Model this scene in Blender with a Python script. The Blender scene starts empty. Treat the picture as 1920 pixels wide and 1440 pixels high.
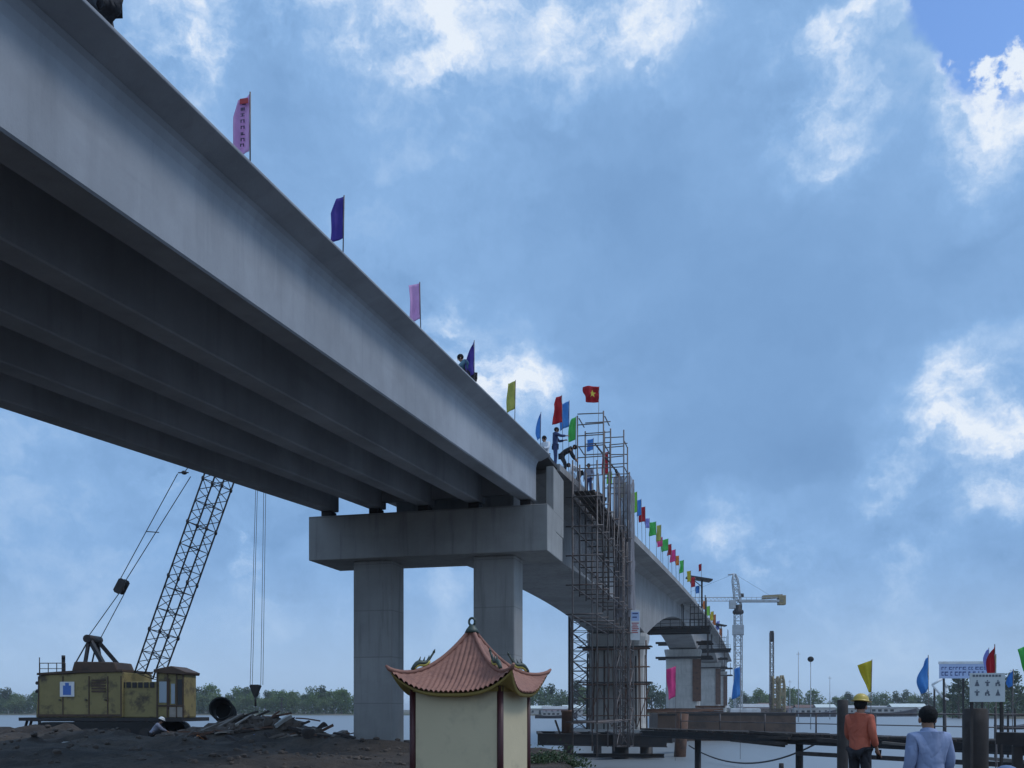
import bpy, bmesh, math, random
from mathutils import Vector, Matrix, noise
R = math.radians
random.seed(7)
scene = bpy.context.scene
COL = scene.collection

# ------------------------------------------------------------------ camera
EYE = 1.65                       # eye height above the bank
TH = R(14.27)                    # heading, left of the bridge axis (+Y)
FPX = 1750.0                     # focal length in pixels of a 1920 px wide frame
HOR = 1330.0                     # row of the horizon in that frame
cam_d = bpy.data.cameras.new('camera')
cam = bpy.data.objects.new('camera', cam_d)
COL.objects.link(cam)
cam.location = (0, 0, EYE)
cam.rotation_euler = (R(90), 0, TH)
cam_d.sensor_width = 36
cam_d.lens = 36 * FPX / 1920
cam_d.shift_y = (HOR - 720) / 1920
cam_d.clip_start = 0.1
cam_d.clip_end = 8000
scene.camera = cam
FW = Vector((-math.sin(TH), math.cos(TH), 0))
RT = Vector((math.cos(TH), math.sin(TH), 0))

def at(px, py, d):
    """Point seen at a photo pixel, d metres ahead of the camera."""
    return Vector((0, 0, EYE)) + FW * d + RT * (d * (px - 960) / FPX) + Vector((0, 0, d * (HOR - py) / FPX))

def alongx(px, X, z=0.0):
    """Point on the vertical plane at lateral position X (parallel to the bridge) in column px."""
    dv = FW + RT * ((px - 960) / FPX)
    return Vector((X, X / dv.x * dv.y, z))

def depth(p):
    return p.x * FW.x + p.y * FW.y

# ------------------------------------------------------------------ light
SUN_EL, SUN_AZ = 56, 74          # azimuth clockwise from +Y
sd = Vector((math.sin(R(SUN_AZ)) * math.cos(R(SUN_EL)), math.cos(R(SUN_AZ)) * math.cos(R(SUN_EL)), math.sin(R(SUN_EL))))
sun_d = bpy.data.lights.new('sun', 'SUN')
sun = bpy.data.objects.new('sun', sun_d)
COL.objects.link(sun)
sun_d.energy = 1.1
sun_d.angle = R(14)
sun_d.color = (1.0, 0.97, 0.93)
sun.rotation_euler = sd.to_track_quat('Z', 'Y').to_euler()
scene.view_settings.view_transform = 'Standard'
scene.view_settings.look = 'None'
scene.view_settings.exposure = 0.0
scene.view_settings.gamma = 1.0

# ------------------------------------------------------------------ node helpers
class NT:
    def __init__(s, tree):
        s.t = tree
    def n(s, kind, **kw):
        nd = s.t.nodes.new(kind)
        for k, v in kw.items():
            setattr(nd, k, v)
        return nd
    def link(s, a, b):
        s.t.links.new(a, b)
    def setin(s, sock, v):
        if isinstance(v, bpy.types.NodeSocket):
            s.link(v, sock)
        else:
            sock.default_value = v
    def math(s, op, a, b=0.0, c=0.0, clamp=False):
        nd = s.n('ShaderNodeMath', operation=op, use_clamp=clamp)
        for i, v in enumerate((a, b, c)):
            s.setin(nd.inputs[i], v)
        return nd.outputs[0]
    def vmath(s, op, a, b=(0, 0, 0)):
        nd = s.n('ShaderNodeVectorMath', operation=op)
        s.setin(nd.inputs[0], a)
        if op == 'SCALE':
            s.setin(nd.inputs['Scale'], b)
        else:
            s.setin(nd.inputs[1], b)
        return nd.outputs['Value'] if op in ('DISTANCE', 'DOT_PRODUCT', 'LENGTH') else nd.outputs['Vector']
    def noise(s, vec, scale, detail=6, rough=0.55, out='Fac'):
        nd = s.n('ShaderNodeTexNoise')
        if vec is not None:
            s.link(vec, nd.inputs['Vector'])
        nd.inputs['Scale'].default_value = scale
        nd.inputs['Detail'].default_value = detail
        nd.inputs['Roughness'].default_value = rough
        return nd.outputs[out]
    def ramp(s, fac, stops, interp='LINEAR'):
        nd = s.n('ShaderNodeValToRGB')
        cr = nd.color_ramp
        cr.interpolation = interp
        while len(cr.elements) < len(stops):
            cr.elements.new(0.5)
        for e, (p, c) in zip(cr.elements, stops):
            e.position = p
            e.color = (c[0], c[1], c[2], 1) if hasattr(c, '__len__') else (c, c, c, 1)
        s.setin(nd.inputs[0], fac)
        return nd.outputs[0]
    def mix(s, fac, a, b, mode='MIX'):
        nd = s.n('ShaderNodeMix', data_type='RGBA', blend_type=mode)
        s.setin(nd.inputs[0], fac)
        for i, v in ((6, a), (7, b)):
            if not isinstance(v, bpy.types.NodeSocket) and len(v) == 3:
                v = (*v, 1)
            s.setin(nd.inputs[i], v)
        return nd.outputs[2]
    def mapr(s, v, a, b, c=0.0, d=1.0, smooth=True):
        nd = s.n('ShaderNodeMapRange', interpolation_type='SMOOTHSTEP' if smooth else 'LINEAR')
        for i, x in enumerate((v, a, b, c, d)):
            s.setin(nd.inputs[i], x)
        return nd.outputs[0]

# ------------------------------------------------------------------ sky
world = bpy.data.worlds.new('World')
scene.world = world
world.use_nodes = True
wt = world.node_tree
wt.nodes.clear()
W = NT(wt)
tc = W.n('ShaderNodeTexCoord')
D = tc.outputs['Generated']
sky = W.n('ShaderNodeTexSky', sky_type='NISHITA')
sky.sun_disc = False
sky.sun_elevation = R(SUN_EL)
sky.sun_rotation = R(SUN_AZ)
sky.air_density = 1.0
sky.dust_density = 0.6
sky.ozone_density = 1.6
w1 = W.vmath('SCALE', W.vmath('SUBTRACT', W.noise(D, 7, 6, 0.6, 'Color'), (0.5, 0.5, 0.5)), 0.13)
w2 = W.vmath('SCALE', W.vmath('SUBTRACT', W.noise(D, 26, 6, 0.6, 'Color'), (0.5, 0.5, 0.5)), 0.05)
DD = W.vmath('ADD', W.vmath('ADD', D, w1), w2)
fb = W.noise(W.vmath('MULTIPLY', DD, (1.0, 1.0, 1.9)), 5.5, 9, 0.56)
fine = W.noise(W.vmath('MULTIPLY', DD, (1.0, 1.0, 1.5)), 17, 8, 0.6)
puff = W.math('SUBTRACT', 1.0, W.math('ABSOLUTE', W.math('SUBTRACT', W.math('MULTIPLY', W.noise(W.vmath('MULTIPLY', D, (1.0, 1.0, 1.4)), 13, 9, 0.62), 2.0), 1.0)))
def skydir(px, py):
    v = FW + RT * ((px - 960) / FPX) + Vector((0, 0, (HOR - py) / FPX))
    return v.normalized()
# cloud masses, as directions on the sky: column, row, angular radius (px at centre), brightness
CLOUDS = [
 (640,15,75,.75),(665,50,55,.30),(790,70,80,.80),(770,130,60,.50),(860,15,75,.60),(1050,15,110,.55),(1110,40,80,.40),
 (1232,25,60,.75),(1243,95,32,.65),(390,5,110,.60),(310,140,90,.50),(340,70,80,.30),(540,20,35,.4),(250,40,70,.15),
 (1562,90,45,.55),(1535,190,90,.50),(1490,140,80,.30),(1550,260,65,.45),(1555,330,55,.35),(1672,12,62,.62),(1745,75,30,.40),
 (1765,170,60,.30),(1870,115,55,.70),(1845,170,80,.50),(1915,150,60,.75),(1880,260,85,.45),(1820,300,60,.30),(1720,240,90,.2),
 (830,580,60,.60),(815,640,70,.45),(960,690,85,.70),(900,700,70,.60),(945,760,80,.55),(1110,640,75,.22),(1020,740,70,.3),
 (1800,680,55,.45),(1905,655,55,.50),(1780,745,75,.60),(1720,815,85,.62),(1655,905,70,.60),(1835,800,80,.50),(1905,800,45,.65),
 (1910,870,65,.50),(1870,940,70,.50),(1740,990,70,.35),(1630,955,60,.35),(1330,1005,70,.45),(1480,1080,80,.42),(1420,1030,80,.25),
 (1665,1070,45,.25),(1420,980,80,.25),(300,915,50,.55),(450,960,55,.45),(472,1060,50,.55),(455,1010,45,.40),(845,1095,60,.35),
 (600,1130,110,.22),(60,830,130,.22),(150,1060,200,.16),(780,200,90,.2),(1000,130,160,.25),(900,300,160,.13),(60,1150,200,.2),
 (1700,1180,160,.15),(1500,1170,200,.12),(1300,130,200,.13),
 (1130,255,110,-.26),(1250,430,220,-.20),(1600,560,280,-.22),(1300,720,230,-.22),(1540,830,170,-.28),(1480,905,110,-.24),
 (1000,480,220,-.16),(140,980,170,-.16),(1400,330,150,-.12),(560,330,130,-.12),(1700,430,160,-.12),(1180,900,150,-.10),(340,1120,110,-.12),
]
acc = None
for px, py, r, a in CLOUDS:
    v = skydir(px, py)
    k = W.math('MULTIPLY', W.mapr(W.vmath('DISTANCE', DD, tuple(v)), 0.0, r / FPX * 1.55, 1.0, 0.0), a * (.95 if a > 0 else 1.0))
    acc = k if acc is None else W.math('ADD', acc, k)
tex = W.math('ADD', W.math('MULTIPLY', fb, 0.5), W.math('ADD', W.math('MULTIPLY', fine, 0.6), W.math('MULTIPLY', puff, 0.30)))
tex = W.mapr(tex, 0.55, 1.05, 0.12, 1.45, smooth=False)
acc = W.math('SUBTRACT', acc, W.math('MULTIPLY', W.math('MAXIMUM', W.math('SUBTRACT', acc, 0.45), 0.0), 0.55))
val = W.math('MULTIPLY', acc, W.math('MULTIPLY', tex, 0.46))
crisp = W.mapr(W.math('MULTIPLY', acc, tex), 0.20, 0.85, 0.0, 1.0)               # the lit heads stand out with firmer edges
val = W.math('ADD', val, W.math('MULTIPLY', crisp, W.math('MULTIPLY', W.math('ADD', fine, puff), 0.16)))
val = W.math('ADD', val, W.math('MULTIPLY', W.math('SUBTRACT', fb, 0.5), 0.66))
val = W.math('ADD', val, W.math('MULTIPLY', W.math('SUBTRACT', fine, 0.5), 0.30))
val = W.math('ADD', val, W.math('MULTIPLY', W.math('SUBTRACT', puff, 0.72), 0.14))
back = W.mapr(W.vmath('DOT_PRODUCT', D, tuple(-FW)), -0.15, 0.8, 0.0, 0.26)      # unseen cloud brightness added behind the viewer, as fill for camera-facing sides
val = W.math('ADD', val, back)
# the cloud deck is brighter round the hidden sun
glow = W.mapr(W.vmath('DISTANCE', D, tuple(sd)), 0.0, 0.8, 1.0, 0.0)
val = W.math('ADD', val, W.math('ADD', 0.375, W.math('MULTIPLY', glow, 0.4)))
cloud = W.ramp(val, [(0.0, (.155,.295,.54)), (.26, (.20,.365,.64)), (.46, (.255,.445,.75)), (.64, (.385,.565,.84)), (.82, (.60,.73,.93)), (1.0, (.80,.875,.975))])
sepd = W.n('ShaderNodeSeparateXYZ'); W.link(D, sepd.inputs[0])
low = W.mapr(sepd.outputs[2], 0.0, 0.17, 0.70, 0.0)
cloud = W.mix(low, cloud, (.46,.62,.82))
hi = W.math('MULTIPLY', glow, 1.0)
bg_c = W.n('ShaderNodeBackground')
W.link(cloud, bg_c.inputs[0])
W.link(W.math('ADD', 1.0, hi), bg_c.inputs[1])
bg_s = W.n('ShaderNodeBackground')
W.link(W.mix(1.0, sky.outputs[0], (.78,.98,1.22), 'MULTIPLY'), bg_s.inputs[0])
bg_s.inputs[1].default_value = 0.15
gap = None
for px, py, r in ((1870,25,120),(1800,50,85),(1795,115,50),(1930,20,110),(1760,20,50)):
    k = W.mapr(W.vmath('DISTANCE', DD, tuple(skydir(px, py))), r / FPX * 0.62, r / FPX, 1.0, 0.0)
    gap = k if gap is None else W.math('MAXIMUM', gap, k)
gap = W.math('MULTIPLY', gap, W.mapr(val, 0.80, 1.05, 1.0, 0.0))
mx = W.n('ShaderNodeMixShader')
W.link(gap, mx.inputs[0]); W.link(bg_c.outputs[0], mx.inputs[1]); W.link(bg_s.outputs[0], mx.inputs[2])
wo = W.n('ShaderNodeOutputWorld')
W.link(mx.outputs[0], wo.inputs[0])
world.cycles.sampling_method = 'MANUAL'
world.cycles.sample_map_resolution = 512

# ------------------------------------------------------------------ materials
MATS = {}
def newmat(name):
    m = bpy.data.materials.new(name)
    m.use_nodes = True
    m.node_tree.nodes.clear()
    T = NT(m.node_tree)
    b = T.n('ShaderNodeBsdfPrincipled')
    o = T.n('ShaderNodeOutputMaterial')
    T.link(b.outputs[0], o.inputs[0])
    MATS[name] = m
    return m, T, b, o

def bump(T, b, h, strength=0.3, dist=0.02):
    n = T.n('ShaderNodeBump')
    n.inputs['Strength'].default_value = strength
    n.inputs['Distance'].default_value = dist
    T.link(h, n.inputs['Height'])
    T.link(n.outputs[0], b.inputs['Normal'])

def paint(name, col, var=0.25, scale=3.0, rough=0.6, metal=0.0, dirt=None, dirt_amt=0.5, bumps=0.15, dscale=1.3, folds=0.0):
    """A coat of one colour with wear: mottled tone, dirt patches, a little relief."""
    m, T, b, o = newmat(name)
    co = T.n('ShaderNodeTexCoord').outputs['Object']
    n1 = T.noise(co, scale, 6, 0.6)
    c = T.mix(T.math('MULTIPLY', n1, 1.0), tuple(x * (1 - var) for x in col), tuple(min(1, x * (1 + var)) for x in col))
    if dirt:
        n2 = T.noise(co, dscale, 8, 0.65)
        c = T.mix(T.mapr(n2, 0.48, 0.68, 0.0, dirt_amt), c, dirt)
    T.link(c, b.inputs['Base Color'])
    b.inputs['Roughness'].default_value = rough
    b.inputs['Metallic'].default_value = metal
    if folds:
        w = T.vmath('ADD', co, T.vmath('SCALE', T.noise(co, 3, 3, .5, 'Color'), 0.35))
        f = T.noise(T.vmath('MULTIPLY', w, (4.5, 4.5, 2.2)), 1.0, 2, 0.45)
        f = T.math('ABSOLUTE', T.math('SUBTRACT', f, 0.5))
        bump(T, b, f, 1.0, folds)
    else:
        bump(T, b, T.noise(co, scale * 8, 4), bumps, 0.01)
    return m

def concrete(name, col, joints=0.0, drip=0.72, lifts=0.0):
    m, T, b, o = newmat(name)
    co = T.n('ShaderNodeTexCoord').outputs['Object']
    big = T.noise(co, 0.35, 6, 0.6)
    streak = T.noise(T.vmath('MULTIPLY', co, (2.2, 2.2, 0.16)), 1.6, 7, 0.65)
    pour = T.noise(T.vmath('MULTIPLY', co, (0.25, 0.25, 3.0)), 0.7, 5, 0.6)
    spec = T.noise(co, 26, 4, 0.6)
    c = T.mix(T.mapr(big, 0.3, 0.7), tuple(x * .80 for x in col), tuple(x * 1.14 for x in col))
    c = T.mix(T.mapr(streak, 0.48, 0.72, 0.0, drip), c, tuple(x * .52 for x in col))
    c = T.mix(T.mapr(streak, 0.20, 0.42, 0.30, 0.0), c, tuple(min(1, x * 1.35) for x in col))
    c = T.mix(T.mapr(pour, 0.55, 0.75, 0.0, 0.22), c, tuple(x * .62 for x in col))
    c = T.mix(T.mapr(spec, 0.55, 0.75, 0.0, 0.22), c, tuple(x * .6 for x in col))
    hgt = T.math('ADD', T.math('MULTIPLY', spec, 0.5), streak)
    if joints:
        sp = T.n('ShaderNodeSeparateXYZ'); T.link(co, sp.inputs[0])
        fr = T.math('FRACT', T.math('DIVIDE', sp.outputs[1], joints))
        ln = T.math('LESS_THAN', fr, 0.035 / joints * 2)
        c = T.mix(T.math('MULTIPLY', ln, 0.55), c, tuple(x * .45 for x in col))
        # each cast segment has its own tone
        cell = T.n('ShaderNodeTexWhiteNoise', noise_dimensions='1D')
        T.link(T.math('FLOOR', T.math('DIVIDE', sp.outputs[1], joints)), cell.inputs['W'])
        c = T.mix(T.math('MULTIPLY', cell.outputs['Value'], 0.28), c, tuple(x * .62 for x in col))
    if lifts:                       # pour lines, wandering a little, and the board marks of each lift
        sp = T.n('ShaderNodeSeparateXYZ'); T.link(co, sp.inputs[0])
        zz = T.math('ADD', T.math('DIVIDE', sp.outputs[2], lifts), T.math('MULTIPLY', big, .03))
        ln = T.math('LESS_THAN', T.math('FRACT', zz), .022)
        c = T.mix(T.math('MULTIPLY', ln, .5), c, tuple(x * .5 for x in col))
        cell = T.n('ShaderNodeTexWhiteNoise', noise_dimensions='1D'); T.link(T.math('FLOOR', zz), cell.inputs['W'])
        c = T.mix(T.math('MULTIPLY', cell.outputs['Value'], .22), c, tuple(x * .7 for x in col))
    T.link(c, b.inputs['Base Color'])
    b.inputs['Roughness'].default_value = 0.88
    bump(T, b, hgt, 0.25, 0.02)
    return m

concrete('concrete', (.335,.35,.38), 0.0, .24)
concrete('concrete_segment', (.31,.30,.295), joints=3.5)
concrete('concrete_river', (.47,.45,.42), 0.0, .75, 2.0)
concrete('concrete_pier', (.335,.33,.32), 0.0, .6, 1.9)
paint('rust', (.13,.068,.045), .45, 4, .85, 0, (.03,.025,.024), .7)
paint('dark_steel', (.035,.033,.034), .4, 3, .6, .3, (.06,.035,.025), .6)
paint('scaffold_steel', (.15,.13,.125), .35, 2, .6, .4, (.09,.05,.035), .8, .1, 2.5)
paint('black_rubber', (.018,.018,.018), .3, 6, .8)
paint('crane_yellow', (.26,.21,.085), .28, 1.2, .7, 0, (.075,.055,.036), .95, .3, 1.7)
paint('crane_brown', (.085,.05,.032), .4, 2, .7, 0, (.03,.025,.02), .7)
paint('tower_yellow', (.30,.235,.13), .25, 1, .6, 0, (.2,.13,.05), .5)
paint('white_paint', (.72,.73,.74), .1, 2, .55, 0, (.4,.38,.34), .4)
paint('grey_paint', (.42,.44,.46), .15, 2, .6, 0, (.25,.24,.22), .5)
paint('sign_board', (.58,.62,.62), .1, 3, .6, 0, (.38,.38,.34), .4)
paint('blue_paint', (.06,.16,.48), .15, 3, .5)
paint('red_paint', (.42,.035,.04), .15, 3, .5)
paint('pale_blue_paint', (.42,.52,.75), .15, 3, .5)
paint('pillar_red', (.055,.010,.012), .3, 5, .5)
paint('cream_wall', (.60,.51,.335), .08, 2.2, .85, 0, (.38,.33,.23), .55, .25, 2.6)
paint('soffit_yellow', (.36,.27,.08), .2, 6, .8)
paint('roof_tile', (.30,.138,.10), .32, 9, .7, 0, (.17,.075,.06), .65, .3, 5)
paint('ornament_green', (.05,.07,.055), .4, 8, .5)
paint('ornament_gold', (.55,.46,.10), .3, 8, .45)
paint('old_wood', (.16,.135,.115), .45, 3, .9, 0, (.05,.045,.04), .7, .4)
paint('dark_wood', (.042,.034,.031), .5, 3, .9, 0, (.09,.075,.065), .5, .4)
paint('pale_wood', (.34,.30,.26), .3, 4, .9, 0, (.12,.10,.09), .6, .4)
paint('stone', (.34,.335,.32), .3, 4, .9, 0, (.12,.11,.10), .5, .5)
paint('dark_stone', (.095,.075,.062), .4, 4, .9, 0, (.05,.045,.04), .5, .5)
paint('bark', (.10,.08,.062), .4, 5, .9)
paint('skin', (.30,.16,.10), .1, 6, .6)
paint('hair', (.008,.0075,.008), .3, 20, .95, 0, None, 0, 1.0)
paint('rope', (.05,.05,.052), .2, 8, .8)
paint('barge_brown', (.12,.08,.06), .45, .6, .85, 0, (.04,.032,.03), .7, .3, .5)
paint('hull_dark', (.045,.045,.055), .3, .5, .7, 0, (.10,.06,.05), .5)
paint('house_wall', (.48,.45,.42), .15, .3, .9, 0, (.26,.24,.22), .5)
paint('house_wall_pink', (.46,.34,.34), .15, .3, .9, 0, (.26,.22,.22), .5)
paint('tin_roof', (.40,.40,.40), .25, .4, .5, .2, (.22,.15,.12), .6)
paint('pale_roof', (.62,.66,.62), .1, .4, .5, 0, (.4,.42,.4), .5)
paint('brown_roof', (.16,.09,.07), .3, .4, .8, 0, (.08,.06,.055), .5)
paint('dark_opening', (.02,.021,.024), .2, 2, .4)
paint('jacket_orange', (.52,.13,.075), .14, 5, .85, 0, (.34,.06,.035), .4, .4, 4, .08)
paint('shirt_blue', (.27,.325,.49), .10, 6, .85, 0, (.19,.24,.40), .3, .4, 5, .07)
paint('navy_cloth', (.035,.055,.14), .2, 6, .85, folds=.12)
paint('dark_cloth', (.022,.022,.027), .3, 6, .85, folds=.12)
paint('white_cloth', (.68,.70,.74), .08, 6, .85)
paint('grey_cloth', (.26,.27,.34), .15, 6, .85, folds=.12)
paint('teal_cloth', (.07,.16,.22), .2, 6, .85)
paint('helmet_yellow', (.50,.36,.06), .15, 5, .4)
paint('helmet_white', (.75,.76,.76), .08, 5, .4)
paint('cap_blue', (.13,.18,.30), .2, 5, .8)
paint('phone_black', (.01,.01,.012), .1, 5, .2)
paint('letter_dark', (.03,.03,.06), .1, 5, .7)
paint('letter_blue', (.06,.09,.24), .1, 5, .7)
paint('letter_grey', (.12,.14,.17), .1, 5, .7)

m, T, b, o = newmat('glass')
b.inputs['Base Color'].default_value = (.25,.32,.38,1); b.inputs['Roughness'].default_value = .12
b.inputs['Metallic'].default_value = 0.0
b.inputs['Specular IOR Level'].default_value = 0.9

def cloth(name, col, edge=None):
    m, T, b, o = newmat(name)
    co = T.n('ShaderNodeTexCoord').outputs['Object']
    c = T.mix(T.noise(co, 9, 4), tuple(x * .82 for x in col), tuple(min(1, x * 1.15) for x in col))
    T.link(c, b.inputs['Base Color'])
    b.inputs['Roughness'].default_value = 0.8
    tr = T.n('ShaderNodeBsdfTranslucent')
    T.link(c, tr.inputs[0])
    ms = T.n('ShaderNodeMixShader'); ms.inputs[0].default_value = 0.42
    T.link(b.outputs[0], ms.inputs[1]); T.link(tr.outputs[0], ms.inputs[2]); T.link(ms.outputs[0], o.inputs[0])
    return m
cloth('flag_red', (.52,.02,.035)); cloth('flag_blue', (.10,.34,.72)); cloth('flag_green', (.12,.60,.14)); cloth('flag_yellow', (.66,.56,.05))
cloth('flag_pink', (.85,.10,.34)); cloth('flag_orange', (.75,.26,.05)); cloth('flag_purple', (.10,.07,.40)); cloth('flag_lilac', (.78,.50,.76))
cloth('flag_lime', (.34,.70,.10)); cloth('flag_violet', (.32,.34,.72)); cloth('flag_star', (.85,.80,.12)); cloth('flag_olive', (.52,.52,.14))

m, T, b, o = newmat('debris_net')        # thin construction net: threads and open holes
co = T.n('ShaderNodeTexCoord').outputs['Object']
n = T.noise(co, 0.7, 6, 0.6)
b.inputs['Base Color'].default_value = (.085,.08,.085,1); b.inputs['Roughness'].default_value = .9
tp = T.n('ShaderNodeBsdfTransparent')
ms = T.n('ShaderNodeMixShader')
T.link(T.mapr(n, 0.3, 0.7, 0.15, 0.5), ms.inputs[0])
T.link(tp.outputs[0], ms.inputs[1]); T.link(b.outputs[0], ms.inputs[2]); T.link(ms.outputs[0], o.inputs[0])
m, T, b, o = newmat('sheet_net')         # the closer-woven pale sheeting on the hoist tower
co = T.n('ShaderNodeTexCoord').outputs['Object']
n = T.noise(T.vmath('MULTIPLY', co, (3, 3, .3)), 1.5, 6, 0.6)
T.link(T.mix(n, (.16,.152,.165), (.31,.295,.32)), b.inputs['Base Color']); b.inputs['Roughness'].default_value = .9
tp = T.n('ShaderNodeBsdfTransparent')
ms = T.n('ShaderNodeMixShader')
T.link(T.mapr(n, 0.25, 0.6, 0.35, 0.78), ms.inputs[0])
T.link(tp.outputs[0], ms.inputs[1]); T.link(b.outputs[0], ms.inputs[2]); T.link(ms.outputs[0], o.inputs[0])

m, T, b, o = newmat('earth')
co = T.n('ShaderNodeTexCoord').outputs['Object']
n1 = T.noise(co, 0.5, 8, 0.65); n2 = T.noise(co, 4.5, 8, 0.7); n3 = T.noise(co, 22, 5, .6)
c = T.mix(T.mapr(n1, .35, .65), (.040,.030,.024), (.095,.072,.055))
c = T.mix(T.mapr(n2, .45, .72, 0, .75), c, (.028,.022,.019))
c = T.mix(T.mapr(n3, .60, .74, 0, .6), c, (.17,.145,.12))
T.link(c, b.inputs['Base Color']); b.inputs['Roughness'].default_value = .95
bump(T, b, T.math('ADD', T.math('MULTIPLY', n2, 1.0), T.math('MULTIPLY', n3, .4)), 1.0, .12)

m, T, b, o = newmat('far_earth')
co = T.n('ShaderNodeTexCoord').outputs['Object']
c = T.mix(T.mapr(T.noise(co, .05, 6), .35, .65), (.07,.075,.045), (.14,.12,.09))
T.link(c, b.inputs['Base Color']); b.inputs['Roughness'].default_value = .95

m, T, b, o = newmat('water')
co = T.n('ShaderNodeTexCoord').outputs['Object']
b.inputs['Base Color'].default_value = (.21,.23,.245,1)
b.inputs['Roughness'].default_value = .38
b.inputs['IOR'].default_value = 1.45
h = T.math('ADD', T.noise(T.vmath('MULTIPLY', co, (1, 1.0, 1)), .9, 6, .6), T.math('MULTIPLY', T.noise(co, .12, 4, .5), 2.0))
bump(T, b, h, .35, .12)

def leafmat(name, a, c2):
    m, T, b, o = newmat(name)
    co = T.n('ShaderNodeTexCoord').outputs['Object']
    g = T.n('ShaderNodeNewGeometry')
    c = T.mix(T.mapr(T.noise(co, .35, 5), .35, .65), a, c2)
    c = T.mix(T.math('MULTIPLY', g.outputs['Random Per Island'], .5), c, tuple(min(1, x * 1.7) for x in c2))
    T.link(c, b.inputs['Base Color']); b.inputs['Roughness'].default_value = .6
    tr = T.n('ShaderNodeBsdfTranslucent'); T.link(c, tr.inputs[0])
    ms = T.n('ShaderNodeMixShader'); ms.inputs[0].default_value = .3
    T.link(b.outputs[0], ms.inputs[1]); T.link(tr.outputs[0], ms.inputs[2]); T.link(ms.outputs[0], o.inputs[0])
leafmat('leaf_green', (.06,.105,.022), (.105,.16,.035))
leafmat('leaf_dark', (.03,.055,.025), (.055,.085,.035))
leafmat('leaf_pale', (.085,.125,.035), (.135,.175,.06))
leafmat('leaf_blueish', (.04,.075,.03), (.075,.12,.045))

# ------------------------------------------------------------------ geometry helpers
def basis_world(o):
    M = Matrix.Identity(4)
    while o is not None:
        M = o.matrix_basis @ M
        o = o.parent
    return M

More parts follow.
